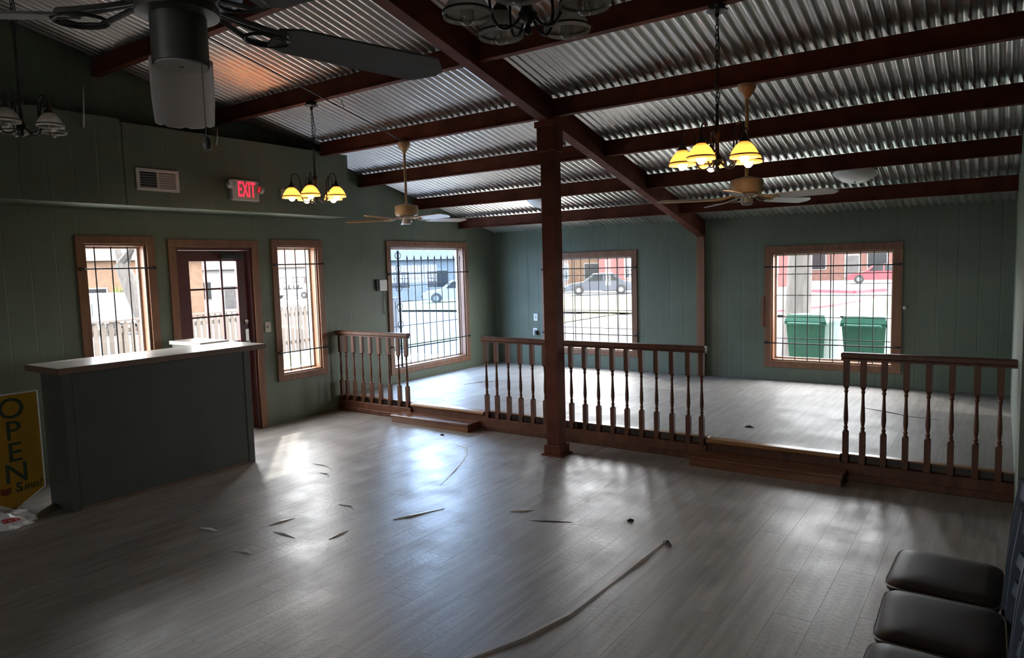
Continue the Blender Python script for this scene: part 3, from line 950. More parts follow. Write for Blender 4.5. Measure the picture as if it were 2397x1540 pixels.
plate('white light switch on the far wall near the corner', (-6.07, YF - 0.0005, 0.935), 'y', M['white'])
ol = plate('white outlet with black plug below the switch on the far wall', (-6.085, YF - 0.0005, 0.705), 'y', M['white'], knob='socket')
MB().bbox(0.0105, 0.05, 0.012, 0.05, -0.05, 0.02, 0.004).build('plug', M['iron'], ol)
kb = thing('coat_peg', 'small pale round peg on the far wall beside the window with green bins', 'peg', (-0.92, YF - 0.0005, 1.142), R(-90))
MB().lathe([(0.022, 0), (0.022, 0.006), (0.01, 0.012), (0.014, 0.026), (0.0, 0.03)], 14, caps=True).build('knob_head', M['white'], kb, True, (0, 0, 0), (0, R(90), 0))
MB().bbox(0.0, 0.004, -0.03, 0.03, -0.07, 0.028, 0.001).build('backplate', M['green'], kb)
wh = thing('window_handle_board', 'brown wooden pull board on the left casing of the window with green bins', 'wood block', (-2.535, YF - 0.0005, 1.08), R(-90))
MB().bbox(0, 0.035, -0.012, 0.018, -0.20, 0.20, 0.004).build('board', M['trim'], wh)

# ---------------------------------------------------------------- chandeliers
def chandelier(label, x, y, z, ztop, lit, rz, sc=1.0, group='five-arm chandeliers'):
    t = thing('chandelier', label, 'chandelier', (x, y, z), rz, group)
    H = ztop - z
    sh = M['amber'] if lit else M['grey_shade']
    q = MB().lathe([(0.0, H - 0.075), (0.012, H - 0.07), (0.014, H - 0.045), (0.06, H - 0.035), (0.065, H - 0.028), (0.05, H - 0.026), (0.05, H), (0.0, H)], 20, caps=False)
    q.build('canopy', M['bronze'], t, True)
    # chain of alternating links
    zc, k = H - 0.08, 0
    chain = MB()
    low = 0.36 if H > 0.6 else 0.30
    while zc > low + 0.02:
        pts = []
        for i in range(10):
            a = 2 * math.pi * i / 10
            u, v_ = 0.009 * math.cos(a), 0.020 * math.sin(a)
            pts.append((u, 0, zc - 0.018 + v_) if k % 2 else (0, u, zc - 0.018 + v_))
        chain.tube(pts, 0.003, 5, closed=True)
        zc -= 0.031
        k += 1
    chain.build('chain', M['bronze'], t)
    MB().tube([(0.004, 0, H - 0.07), (0.022, 0.01, H * 0.72), (-0.012, 0.008, H * 0.5), (0.016, -0.006, (low + H * 0.5) / 2), (0.0, 0, low)], 0.0035, 6).build('cord', M['cable'], t)
    MB().lathe([(0.0, -0.055), (0.010, -0.05), (0.016, -0.035), (0.008, -0.02), (0.030, 0.0), (0.034, 0.018), (0.022, 0.04), (0.012, 0.06), (0.012, 0.15), (0.020, 0.165), (0.024, 0.19), (0.012, 0.21), (0.008, low - 0.02), (0.012, low), (0.0, low + 0.006)], 18, caps=False).build('centre_stem', M['bronze'], t, True)
    RA = 0.215
    for i in range(5):
        a = 2 * math.pi * i / 5
        ca, sa = math.cos(a), math.sin(a)
        def P(r_, zz, off=0.0):
            return (r_ * ca - off * sa, r_ * sa + off * ca, zz)
        prof = [(0.025, 0.01), (0.055, -0.025), (0.09, -0.035), (0.12, -0.01), (0.135, 0.05), (0.132, 0.12), (0.142, 0.18), (0.165, 0.215), (0.195, 0.215), (0.212, 0.185), (RA, 0.145)]
        fine = []
        for s_ in range(len(prof) - 1):
            p0, p1, p2, p3 = prof[max(s_ - 1, 0)], prof[s_], prof[s_ + 1], prof[min(s_ + 2, len(prof) - 1)]
            for u in (0, 0.33, 0.66):
                fine.append(tuple(0.5 * ((2 * p1[k_]) + (-p0[k_] + p2[k_]) * u + (2 * p0[k_] - 5 * p1[k_] + 4 * p2[k_] - p3[k_]) * u * u + (-p0[k_] + 3 * p1[k_] - 3 * p2[k_] + p3[k_]) * u ** 3) for k_ in (0, 1)))
        fine.append(prof[-1])
        MB().tube([P(*f) for f in fine], 0.0055, 6).build('arm', M['bronze'], t, True)
        c = P(RA, 0)
        s0 = MB().lathe([(0.086, 0.0), (0.084, 0.012), (0.076, 0.035), (0.060, 0.062), (0.044, 0.082), (0.028, 0.094), (0.024, 0.096), (0.022, 0.093), (0.026, 0.0915), (0.042, 0.079), (0.058, 0.059), (0.073, 0.034), (0.081, 0.012), (0.083, 0.0)], 28, c, caps=False).build('shade', sh, t, True)
        MB().lathe([(0.0805, 0.0045), (0.0875, 0.0045), (0.0885, 0.0105), (0.0855, 0.0125)], 28, (c[0], c[1], 0.008), caps=False).build('rim_band', M['bronze'], s0, True)
        MB().lathe([(0.0, 0.150), (0.010, 0.148), (0.016, 0.125), (0.030, 0.106), (0.030, 0.097), (0.016, 0.0965), (0.016, 0.060), (0.0, 0.060)], 16, c, caps=False).build('socket_cup', M['bronze'], t, True)
        bl = MB().lathe([(0.011, 0.060), (0.014, 0.045), (0.024, 0.022), (0.028, 0.004), (0.025, -0.014), (0.015, -0.025), (0.0, -0.029)], 16, c, caps=False).build('bulb', M['bulb'] if lit else M['bulb_off'], t, True)
        if not lit:
            fp = [(c[0] - 0.010, c[1], 0.055), (c[0] - 0.012, c[1], 0.01), (c[0] - 0.005, c[1], -0.008), (c[0], c[1], 0.02), (c[0] + 0.005, c[1], -0.008), (c[0] + 0.012, c[1], 0.01), (c[0] + 0.010, c[1], 0.055)]
            MB().tube(fp, 0.0012, 4).build('filament', M['filament'], bl)
    return t
pb = lambda y: zb(y) + CPUR - 0.0005
chandelier('lit amber-shaded chandelier hanging near the exit sign', -5.27, 4.395, 2.435, pb(4.40), True, R(20))
chandelier('lit amber-shaded chandelier hanging in front of the ceiling fan by the far windows', -1.48, 4.405, 2.36, pb(4.40), True, R(47))
chandelier('unlit grey-shaded chandelier high over the open floor by the main beam', -1.40, 2.15, 2.62, pb(2.15), False, R(8))
chandelier('unlit grey-shaded chandelier hanging before the end of the green soffit', -5.62, 2.15, 2.80, pb(2.15), False, R(28))

# ---------------------------------------------------------------- ceiling fans
def blade_mesh(r0, r1, w0, w1, pitch, th=0.006):
    pts = []
    n = 10
    for i in range(n + 1):
        u = i / n
        x = r0 + (r1 - r0) * u
        wd = (w0 + (w1 - w0) * u) / 2
        if u > 0.86:
            wd *= math.sqrt(max(0.02, 1 - ((u - 0.86) / 0.145) ** 2))
        if u < 0.08:
            wd *= 0.7 + 0.3 * u / 0.08
        pts.append((x, wd))
    poly = pts + [(x, -y) for x, y in pts[::-1]]
    vs = []
    cp_, sp_ = math.cos(pitch), math.sin(pitch)
    for z in (-th / 2, th / 2):
        for x, y in poly:
            vs.append((x, y * cp_ - z * sp_, y * sp_ + z * cp_))
    m_ = len(poly)
    fs = []
    h_ = n + 1
    for i in range(n):
        j = m_ - 1 - i
        fs.append((i, j, j - 1, i + 1))
        fs.append((m_ + i, m_ + i + 1, m_ + j - 1, m_ + j))
    for i in range(m_):
        j = (i + 1) % m_
        fs.append((i, j, m_ + j, m_ + i))
    return MB().add(vs, fs)
def ceiling_fan(label, x, y, zblade, ztop, r, phase, mm, mb, pitch=R(-13), near=False, slim=False):
    t = thing('ceiling_fan', label, 'ceiling fan', (x, y, zblade), 0, 'five-blade ceiling fans')
    H = ztop - zblade
    MB().lathe([(0.0, H - 0.11), (0.020, H - 0.105), (0.028, H - 0.09), (0.055, H - 0.055), (0.066, H - 0.03), (0.066, H), (0.0, H)], 22, caps=False).build('canopy', mm, t, True)
    MB().tube([(0, 0, 0.13), (0, 0, H - 0.10)], 0.0135, 10).build('downrod', mm, t, True)
    if near:
        MB().lathe([(0.0, 0.20), (0.05, 0.195), (0.11, 0.17), (0.135, 0.12), (0.135, 0.05), (0.10, 0.022), (0.0, 0.02)], 28, caps=False).build('motor_housing', mm, t, True)
        MB().lathe([(0.0, 0.02), (0.085, 0.02), (0.085, 0.004), (0.058, 0.0), (0.058, -0.100), (0.0, -0.100)], 28, caps=False).build('switch_housing', mm, t, True)
    else:
        MB().lathe([(0.0, 0.165), (0.03, 0.163), (0.08, 0.150), (0.118, 0.140), (0.122, 0.13), (0.122, 0.055), (0.112, 0.040), (0.0, 0.038)], 28, caps=False).build('motor_housing', mm, t, True)
        MB().lathe([(0.0, 0.038), (0.075, 0.038), (0.08, 0.02), (0.045, 0.005), (0.045, -0.035), (0.03, -0.05), (0.0, -0.052)], 24, caps=False).build('switch_housing', M['fan_blade'], t, True)
    for k in range(5):
        a = R(phase + 72 * k)
        ir = MB()
        for s_ in (-1, 1):
            ir.tube([(0.08, s_ * 0.012, 0.028), (0.13, s_ * 0.03, 0.012), (0.18, s_ * 0.05, -0.002), (0.225, s_ * 0.045, -0.004), (0.25, s_ * 0.008, -0.005)], 0.006, 6)
        ir.tube([(0.07, 0, 0.03), (0.14, 0, 0.016), (0.20, 0, 0.004), (0.255, 0, -0.004)], 0.006, 6)
        if near:
            for i in range(2):
                ir.tube([(0.20 + 0.055 * math.cos(b_) , (0.045) * math.sin(b_), -0.010) for b_ in [2 * math.pi * q / 14 for q in range(14)]], 0.004, 5, closed=True)
        ir.build('blade_iron', mm, t, True, None, (0, 0, a))
        blade_mesh(0.215, r, 0.11, 0.135, pitch).build('blade', mb, t, False, None, (0, 0, a))
    return t
f2 = ceiling_fan('cream ceiling fan with tan blades over the platform near the blue window', -5.12, 5.45, 2.27, pb(5.45), 0.67, 62, M['fan_cream'], M['fan_tan'])
f3 = ceiling_fan('cream ceiling fan with pale blades behind the lit chandelier', -1.605, 5.45, 2.215, pb(5.45), 0.67, 62, M['fan_cream'], M['fan_blade'])
f1 = ceiling_fan('dusty grey ceiling fan with broken white shade over the lower floor', -1.486, 1.05 - 0.162, 2.31, pb(1.05) + 0.035, 0.71, 6, M['fan_grey'], M['fan_dusty'], near=True)
hv, hf = [], []
for j, (rr_, zz_) in enumerate(((0.0640, -0.092), (0.0640, -0.17), (0.0605, -0.226))):
    for i in range(25):
        a_ = R(149 - 112 + 224 * i / 24)
        for q_ in (rr_, rr_ - 0.0025):
            hv.append((q_ * math.cos(a_), q_ * math.sin(a_), zz_ + (0.004 if j == 2 and i % 5 == 2 else 0)))
for j in range(2):
    for i in range(24):
        a_ = (j * 25 + i) * 2
        hf += [(a_, a_ + 2, a_ + 52, a_ + 50), (a_ + 1, a_ + 51, a_ + 53, a_ + 3)]
for i in range(24):
    hf += [(i * 2, i * 2 + 1, i * 2 + 3, i * 2 + 2), (100 + i * 2, 102 + i * 2, 103 + i * 2, 101 + i * 2)]
for j in range(2):
    hf += [(j * 50, j * 50 + 50, j * 50 + 51, j * 50 + 1), (j * 50 + 48, j * 50 + 49, j * 50 + 99, j * 50 + 98)]
MB().add(hv, hf).build('broken_shade', M['cup'], f1, True)
MB().lathe([(0.006, -0.1005), (0.054, -0.1005), (0.054, -0.104), (0.006, -0.104)], 28).build('lamp_plate', M['white'], f1, True)
MB().lathe([(0.0, -0.1042), (0.005, -0.1042), (0.005, -0.1060), (0.0, -0.1062)], 10, caps=False).build('screw', M['fan_grey'], f1)
MB().tube([(0.052, 0.012, -0.085), (0.056, 0.013, -0.10), (0.056, 0.013, -0.258)], 0.0010, 5).build('pull_chain', M['fan_grey'], f1)
MB().lathe([(0.0, -0.290), (0.007, -0.288), (0.011, -0.277), (0.006, -0.263), (0.0, -0.256)], 10, (0.056, 0.013, 0), caps=False).build('chain_pull', M['fan_grey'], f1, True)

# flush dome lights on the corrugated ceiling
for x, y, lab in ((-1.26, 8.02, 'white flush dome light on the metal ceiling behind the pale-bladed fan'), (-5.05, 8.0, 'white flush dome light on the metal ceiling behind the column')):
    t = thing('dome_light', lab, 'ceiling light', (x, y, zdeck(y) - 0.006))
    t.rotation_euler = (-math.atan(SL), 0, 0)
    MB().lathe([(0.0, -0.095), (0.06, -0.092), (0.13, -0.072), (0.18, -0.04), (0.20, -0.012), (0.0, -0.012)], 32, caps=False).build('glass_bowl', M['white'], t, True)
    MB().lathe([(0.0, -0.0115), (0.212, -0.0115), (0.212, 0.0), (0.0, 0.0)], 32, caps=False).build('base_ring', M['ivory'], t, True)
    MB().lathe([(0.0, -0.115), (0.008, -0.11), (0.010, -0.0955), (0.0, -0.095)], 10, caps=False).build('finial', M['chrome'], t, True)
# surface cable from the soffit-side fan back over the purlins
cb = thing('ceiling_cable', 'thin dark cable run under the purlins to the tan-bladed fan', 'cable', (-5.07, 5.38, zb(5.38) + CPUR))
MB().tube([(0, 0.035, -0.012), (0, -0.05, -0.008)] + [(0.0, yy - 5.38, zb(yy) - zb(5.38) - 0.006) for yy in (5.1, 4.75, 4.36, 3.8, 3.2, 2.6, 2.15)], 0.006, 6).build('cable_run', M['cable'], cb)
MB().tube([(0.0, 4.47 - 5.38, zb(4.47) - zb(5.38) - 0.012), (0.05, 4.55 - 5.38, zb(4.55) - zb(5.38) - 0.03), (0.10, 4.52 - 5.38, zb(4.52) - zb(5.38) - 0.035), (0.13, 4.46 - 5.38, zb(4.46) - zb(5.38) - 0.01)], 0.004, 6).build('loose_loop', M['cable'], cb)

# ---------------------------------------------------------------- dining chairs
def chair(label, x, y, rz):
    # local: seat faces -x; width along y (0.40), depth 0.40; back at +x
    t = thing('dining_chair', label, 'chair', (x, y, 0), rz, 'navy dining chairs in a row')
    # cushion: rounded slab
    cu = MB()
    n = 12
    vs, fs = [], []
    rows = [(0.425, 0.0), (0.440, 0.010), (0.462, 0.010), (0.474, -0.004), (0.480, -0.05), (0.483, -0.12)]
    ring_n = 4 * n
    def outline(i, inset):
        a = 2 * math.pi * (i + 0.5) / ring_n
        p_ = 0.23
        ca, sa = math.cos(a), math.sin(a)
        hx, hy = 0.178 + inset, 0.200 + inset
        return (math.copysign(abs(ca) ** p_, ca) * hx, math.copysign(abs(sa) ** p_, sa) * hy)
    for z, ins in rows:
        for i in range(ring_n):
            u, v_ = outline(i, ins)
            vs.append((u, v_, z))
    for k in range(len(rows) - 1):
        for i in range(ring_n):
            j = (i + 1) % ring_n
            fs.append((k * ring_n + i, k * ring_n + j, (k + 1) * ring_n + j, (k + 1) * ring_n + i))
    fs.append(tuple(range((len(rows) - 1) * ring_n, len(rows) * ring_n)))
    fs.append(tuple(range(ring_n))[::-1])
    seat = cu.add(vs, fs).build('seat_cushion', M['vinyl'], t, True)
    MB().tube([(outline(i, 0.012)[0], outline(i, 0.012)[1], 0.458) for i in range(ring_n)], 0.0042, 5, closed=True).build('piping', M['welt'], seat)
    # frame
    MB().box(-0.165, 0.18, -0.185, 0.185, 0.375, 0.4245).build('seat_frame', M['navy'], t)
    for sy_ in (-1, 1):
        MB().hexa([(-0.175, sy_ * 0.175 - 0.018, 0), (-0.143, sy_ * 0.175 - 0.018, 0), (-0.143, sy_ * 0.175 + 0.018, 0), (-0.175, sy_ * 0.175 + 0.018, 0),
                   (-0.182, sy_ * 0.172 - 0.021, 0.4), (-0.140, sy_ * 0.172 - 0.021, 0.4), (-0.140, sy_ * 0.172 + 0.021, 0.4), (-0.182, sy_ * 0.172 + 0.021, 0.4)]).build('leg', M['navy'], t)
        bp = [(0.215, 0.0), (0.192, 0.25), (0.190, 0.48), (0.204, 0.68), (0.226, 0.855)]
        q = MB()
        for (xa, za), (xb, zb_) in zip(bp, bp[1:]):
            ya, yb = sy_ * 0.18 - 0.018, sy_ * 0.18 + 0.018
            q.hexa([(xa, ya, za), (xa + 0.038, ya, za), (xa + 0.038, yb, za), (xa, yb, za), (xb, ya, zb_), (xb + 0.038, ya, zb_), (xb + 0.038, yb, zb_), (xb, yb, zb_)])
        q.build('back_post', M['navy'], t)
    for z, hgt, xo in ((0.785, 0.065, 0.226), (0.67, 0.045, 0.212), (0.565, 0.045, 0.204)):
        q = MB()
        nn = 8
        for i in range(nn):
            u0, u1 = i / nn * 2 - 1, (i + 1) / nn * 2 - 1
            xa, xb = xo + 0.022 * (1 - u0 * u0), xo + 0.022 * (1 - u1 * u1)
            q.hexa([(xa, u0 * 0.161, z), (xa + 0.018, u0 * 0.161, z), (xb + 0.018, u1 * 0.161, z), (xb, u1 * 0.161, z),
                    (xa + .008, u0 * 0.161, z + hgt), (xa + 0.026, u0 * 0.161, z + hgt), (xb + 0.026, u1 * 0.161, z + hgt), (xb + .008, u1 * 0.161, z + hgt)])
        q.build('back_slat', M['navy'], t)
    for sy_ in (-1, 1):
        MB().tube([(-0.155, sy_ * 0.175, 0.19), (0.225, sy_ * 0.178, 0.20)], 0.011, 8).build('stretcher', M['navy'], t)
    MB().tube([(0.02, -0.175, 0.195), (0.02, 0.175, 0.195)], 0.011, 8).build('stretcher', M['navy'], t)
    return t
chair('brown vinyl seated navy chair at the end of the row nearest the platform', -0.150, 3.20, R(-2))
chair('brown vinyl seated navy chair in the middle of the row of three', -0.142, 2.755, R(1))
chair('brown vinyl seated navy chair at the end of the row farthest from the platform', -0.142, 2.31, R(-1))

# ---------------------------------------------------------------- scraps on the floor
def scrap(label, pts, wd, m, lift=0.004, name='floor_scrap', cat='scrap', group=None, lump=False):
    p0 = Vector((*pts[0], 0))
    t = thing(name, label, cat, p0, 0, group)
    P2 = [Vector((*q, 0)) - p0 for q in pts]
    vs, fs = [], []
    for i, q in enumerate(P2):
        d_ = (P2[min(i + 1, len(P2) - 1)] - P2[max(i - 1, 0)]).normalized()
        nrm = Vector((-d_.y, d_.x, 0))
        ww = wd * (0.35 if i in (0, len(P2) - 1) else 1)
        zt = lift * (0.4 if i in (0, len(P2) - 1) else 1 + 0.4 * math.sin(2.1 * i))
        for s_, zz in ((-1, 0.0003), (-0.5, zt), (0.5, zt), (1, 0.0003)):
            vs.append(q + nrm * (s_ * ww / 2) + Vector((0, 0, zz)))
    for i in range(len(P2) - 1):
        for k in range(3):
            a = i * 4 + k
            fs.append((a, a + 1, a + 5, a + 4))
    MB().add(vs, fs).build('strip', m, t)
    return t
G1 = 'pale peeled strips lying on the floor'
for pts in ([(-3.461, 3.418), (-3.40, 3.53), (-3.35, 3.66), (-3.296, 3.777)], [(-4.004, 2.826), (-3.90, 2.845), (-3.794, 2.838)], [(-4.133, 2.886), (-4.12, 2.98), (-4.101, 3.078)],
            [(-5.12, 4.086), (-4.98, 4.09), (-4.853, 4.06)], [(-4.05, 3.44), (-3.93, 3.46), (-3.839, 3.405)], [(-4.518, 2.61), (-4.43, 2.632), (-4.353, 2.636)],
            [(-3.956, 2.503), (-3.87, 2.525), (-3.801, 2.52)], [(-2.841, 3.972), (-2.77, 4.03), (-2.714, 4.087)], [(-3.572, 2.937), (-3.575, 3.02), (-3.577, 3.108)], [(-4.84, 3.92), (-4.75, 3.93), (-4.67, 3.88)]):
    scrap('thin pale peeled strip lying flat on the grey plank floor', pts, 0.022, M['strip'], 0.008, group=G1)
scrap('thin dark splinter lying across the plank floor before the column', [(-2.624, 3.894), (-2.50, 3.95), (-2.355, 4.016)], 0.010, M['black'], 0.004)
scrap('small black crumb beside the dark splinter on the floor', [(-2.045, 4.225), (-2.03, 4.245), (-2.015, 4.262)], 0.025, M['black'], 0.012)
scrap('small black crumb on the floor before the door-side step', [(-4.81, 5.49), (-4.79, 5.50), (-4.765, 5.505)], 0.025, M['black'], 0.012)
scrap('small black crumb at the end of the lifted floor seam', [(-1.70, 4.02), (-1.665, 4.00), (-1.63, 3.975)], 0.035, M['black'], 0.016)
scrap('long lifted vinyl seam running along the plank floor', [(-1.69, 4.01), (-1.70, 3.7), (-1.715, 3.35), (-1.734, 2.896), (-1.80, 2.6), (-1.914, 2.33), (-1.96, 2.0)], 0.045, M['ridge'], 0.009, 'lifted_seam', 'floor seam')
scrap('pale curved piece of cord lying on the floor before the door-side step', [(-4.42, 5.27), (-4.25, 5.22), (-4.08, 5.02), (-3.95, 4.78), (-3.84, 4.55), (-3.787, 4.42), (-3.69, 4.20)], 0.022, M['ridge'], 0.006, 'loose_rope', 'rope')
scrap('small black crumb on the platform floor near the chairs-side step', [(-1.94, 6.55), (-1.90, 6.56), (-1.86, 6.55)], 0.04, M['black'], 0.014).location.z = HP
tw = scrap('thin brown twig lying on the platform behind the chairs-side railing', [(-1.15, 7.95), (-0.9, 7.82), (-0.7, 7.70), (-0.45, 7.66)], 0.016, M['black'], 0.006)
tw.location.z = HP
sf = scrap('tan patch of scuffed bare floor on the platform by the blue window', [(-5.9, 7.25), (-5.8, 7.5), (-5.55, 7.75), (-5.25, 7.80)], 0.02, M['ridge'], 0.006)
sf.location.z = HP
sf['label'] = 'pale curled strip lying on the platform by the blue window'

# ---------------------------------------------------------------- outside the windows
M['picket'] = mat('weathered_picket', (0.072, 0.056, 0.046), 0.85, color2=(0.054, 0.043, 0.038), scale=3, stretch=(5, 5, 0.6), objrand=0.2)
M['bark'] = mat('grey_bark', (0.056, 0.050, 0.046), 0.95, color2=(0.032, 0.029, 0.027), scale=5, stretch=(3, 3, 0.7), bump=0.5)
M['brick'] = mat('orange_brick', (0.086, 0.050, 0.030), 0.9, var=0.15, scale=3)
M['redbrick'] = mat('brown_brick', (0.072, 0.032, 0.024), 0.9, var=0.15, scale=3)
M['redwall'] = mat('red_painted_wall', (0.115, 0.027, 0.025), 0.8, var=0.08, scale=2)
M['siding_white'] = mat('white_siding', (0.122, 0.122, 0.118), 0.8, var=0.05, scale=2)
M['siding_grey'] = mat('grey_siding', (0.072, 0.076, 0.079), 0.8, var=0.06, scale=2)
M['roof'] = mat('grey_shingle', (0.043, 0.040, 0.040), 0.9, var=0.2, scale=4)
M['carwhite'] = mat('white_car_paint', (0.151, 0.151, 0.151), 0.25)
M['carblue'] = mat('blue_grey_car_paint', (0.025, 0.030, 0.040), 0.25)
M['carred'] = mat('red_car_paint', (0.130, 0.011, 0.018), 0.25)
M['tyre'] = mat('tyre_rubber', (0.007, 0.007, 0.007), 0.8)
M['carglass'] = mat('dark_car_glass', (0.011, 0.012, 0.014), 0.1)
M['bin'] = mat('green_bin_plastic', (0.010, 0.085, 0.060), 0.5, var=0.12, scale=4)
M['curb'] = mat('red_painted_curb', (0.151, 0.018, 0.029), 0.7, var=0.1, scale=2)
M['leaf'] = mat('evergreen_leaf', (0.018, 0.036, 0.022), 0.8, var=0.4, scale=1.5)
M['maroon'] = mat('maroon_planter', (0.079, 0.014, 0.012), 0.8)

# picket fence
fe = thing('picket_fence', 'weathered brown picket fence beyond the door-wall windows', 'fence', (-13.45, 4.0, hground(-13.5, 6)), R(5))
pk = None
for i in range(78):
    if pk is None:
        pk = o = MB().prism([(-0.045, 0.04), (0.045, 0.04), (0.045, 1.08), (0.0, 1.14), (-0.045, 1.08)], 'x', -0.01, 0.01).build('picket', M['picket'], fe)
        recalc(pk)
    else:
        o = pk.copy(); COL.objects.link(o)
    o.location = (0, i * 0.142, 0)
for z in (0.25, 0.92):
    MB().box(-0.06, -0.0105, -0.05, 11.0, z, z + 0.09).build('fence_rail', M['picket'], fe)
for i in range(5):
    MB().box(-0.15, -0.0605, i * 2.7 - 0.05, i * 2.7 + 0.05, 0, 1.05).build('fence_post', M['picket'], fe)
MB().box(-0.08, 0.05, -0.05, 11.0, 1.142, 1.175).build('cap_rail', M['picket'], fe)

pp_ = thing('porch_post', 'pale grey porch post standing outside the sidelight', 'post', (-8.2, 6.66, hground(-8, 6) + 0.02))
MB().bbox(-0.045, 0.045, -0.045, 0.045, 0.0, 2.6, 0.006).build('shaft', M['siding_white'], pp_)
MB().bbox(-0.065, 0.065, -0.065, 0.065, 0.0, 0.12, 0.006).build('base', M['siding_white'], pp_)

def branch_tree(name, label, loc, trunk_pts, radii, seed, levels=4, spread=0.6, length=1.6, group=None, maxup=1.0):
    t = thing(name, label, 'tree', loc, 0, group)
    MB().tube(trunk_pts, radii, 12).build('trunk', M['bark'], t, True)
    rg = random.Random(seed)
    q = MB()
    def grow(p, d, ln, rad, lv):
        pts, rr = [p], [rad]
        dd = d.normalized()
        for i in range(3):
            dd = (dd + Vector((rg.uniform(-.22, .22), rg.uniform(-.22, .22), rg.uniform(-.1, .2)))).normalized()
            pts.append(pts[-1] + dd * ln / 3)
            rr.append(rad * (1 - 0.2 * (i + 1)))
        q.tube(pts, rr, 5 if lv > 1 else 4)
        if lv <= 0:
            return
        for k in range(3):
            base = pts[rg.choice((1, 2, 3))]
            nd = (dd + Vector((rg.uniform(-1, 1), rg.uniform(-1, 1), rg.uniform(-0.4, 0.8))) * spread).normalized()
            grow(base, nd, ln * rg.uniform(0.6, 0.8), rad * 0.55, lv - 1)
    top = Vector(trunk_pts[-1])
    for k in range(5):
        d = Vector((rg.uniform(-1, 1), rg.uniform(-1, 1), rg.uniform(0.4, 1.0) * maxup))
        grow(top if k < 3 else Vector(trunk_pts[-2]), d, length, radii[-1] * 0.6, levels)
    tag(q.build('branches', M['bark'], t), kind='stuff')
    return t
branch_tree('bare_tree', 'leaning bare grey tree seen through the window behind the counter', (-16.8, 8.95, hground(-17, 9)),
            [(0.1, 0.1, 0), (-0.02, 0.0, 0.45), (-0.22, -0.12, 1.0), (-0.5, -0.26, 1.7), (-0.75, -0.38, 2.3)], [0.36, 0.30, 0.26, 0.21, 0.15], 5, 4, 0.75, 1.9)
branch_tree('bare_tree', 'thick grey tree trunk outside the window with green bins', (-3.05, 13.6, hground(-3, 13)),
            [(0, 0, 0), (-0.03, 0, 0.6), (0.0, 0, 1.4), (0.02, 0, 2.2), (0.05, 0, 3.0)], [0.34, 0.25, 0.22, 0.21, 0.20], 8, 3, 0.7, 2.0)
rgt = random.Random(21)
far_spots = [(-68, 18), (-84, 42), (-100, 62), (-100, 82), (-78, 86), (-60, 62), (-52, 50), (-46, 74), (-30, 74), (-20, 70), (-62, 80), (2, 70), (16, 74), (-12, 84)]
proto = None
for i, (x, y) in enumerate(far_spots):
    if proto is None:
        proto = t = branch_tree('street_tree', 'x', (x, y, hground(x, y)), [(0, 0, 0), (0.05, 0, 1.2), (0.1, 0.05, 2.4)], [0.28, 0.22, 0.16], 31, 4, 0.7, 2.6, group='bare trees across the street')
    else:
        t = copy_tree(proto)
        t.location = (x, y, hground(x, y))
        t.rotation_euler = (0, 0, rgt.uniform(0, 6.28))
        t.scale = [rgt.uniform(0.85, 1.2)] * 3
    t['label'] = 'bare grey tree standing across the street behind the houses'

def house(name, label, loc, rz, L, D, H, mw, mr, wins=(), doors=(), gable=1.2, group=None):
    """front face at local y=0 looking towards -y, length along x"""
    t = thing(name, label, 'building', loc, rz, group)
    MB().box(-L / 2, L / 2, 0, D, 0, H).build('walls', mw, t)
    r_ = MB().prism([(-0.4, H), (D + 0.4, H), (D / 2, H + gable)], 'x', -L / 2 - 0.4, L / 2 + 0.4)
    recalc(r_.build('roof', mr, t))
    for x, z, w_, h_ in wins:
        f = MB().box(x - w_ / 2 - 0.08, x + w_ / 2 + 0.08, -0.05, -0.001, z - 0.08, z + h_ + 0.08).build('window_frame', M['siding_white'], t)
        MB().box(x - w_ / 2, x + w_ / 2, -0.07, -0.0505, z, z + h_).build('pane', M['carglass'], f)
    for x, w_, h_ in doors:
        f = MB().box(x - w_ / 2 - 0.1, x + w_ / 2 + 0.1, -0.05, -0.001, 0, h_ + 0.1).build('door_frame', M['siding_white'], t)
        MB().box(x - w_ / 2, x + w_ / 2, -0.07, -0.0505, 0, h_).build('door_panel', M['roof'], f)
    return t
def facing(x, y):
    # rotation that turns a local -y front towards the room
    d = Vector((-4 - x, 5 - y, 0)).normalized()
    return math.atan2(d.x, -d.y)
house('brick_house', 'orange brick house seen through the window behind the counter', (-47.5, 22, -1.35), facing(-47, 22), 12, 7, 4.2, M['brick'], M['roof'], [(-3.5, 1.0, 1.3, 1.4), (-0.5, 1.0, 1.3, 1.4), (3.5, 1.0, 1.3, 1.4)], [(1.6, 1.0, 2.1)])
house('white_house', 'white house with a small porch gable seen through the door panes', (-58, 36.5, -1.4), facing(-58, 36), 9, 7, 3.6, M['siding_white'], M['roof'], [(-2.8, 1.0, 1.2, 1.5), (-0.9, 1.0, 1.0, 1.5), (3.0, 0.9, 1.8, 1.4)], [(1.2, 1.0, 2.1)], 1.8)
house('garage_house', 'pale house with two dark garage openings behind the white pickup', (-80, 63, -1.4), facing(-80, 63), 13, 9, 3.9, M['siding_white'], M['redbrick'], [(0.5, 4.15, 0.01, 0.01)], [(-3.4, 3.2, 2.6), (1.2, 4.4, 2.6), (5.2, 1.6, 2.4)], 2.6)
house('grey_house', 'grey house across the street seen through the blue window', (-36, 43, hground(-36, 43)), facing(-36, 43), 13, 8, 3.2, M['siding_grey'], M['roof'], [(-4, 1, 1.6, 1.3), (-1, 1, 1.6, 1.3), (4, 1, 1.8, 1.3)], [(1.7, 1.0, 2.1)], 2.0)
house('red_shop', 'long red painted shop building across the street', (-18.6, 50, -0.22), facing(-18, 50), 14, 8, 3.6, M['redwall'], M['roof'], [(-4, 0.9, 2.0, 1.5), (0, 0.9, 2.0, 1.5), (5.0, 0.9, 1.6, 1.5)], [(2.6, 1.1, 2.2)], 1.0)
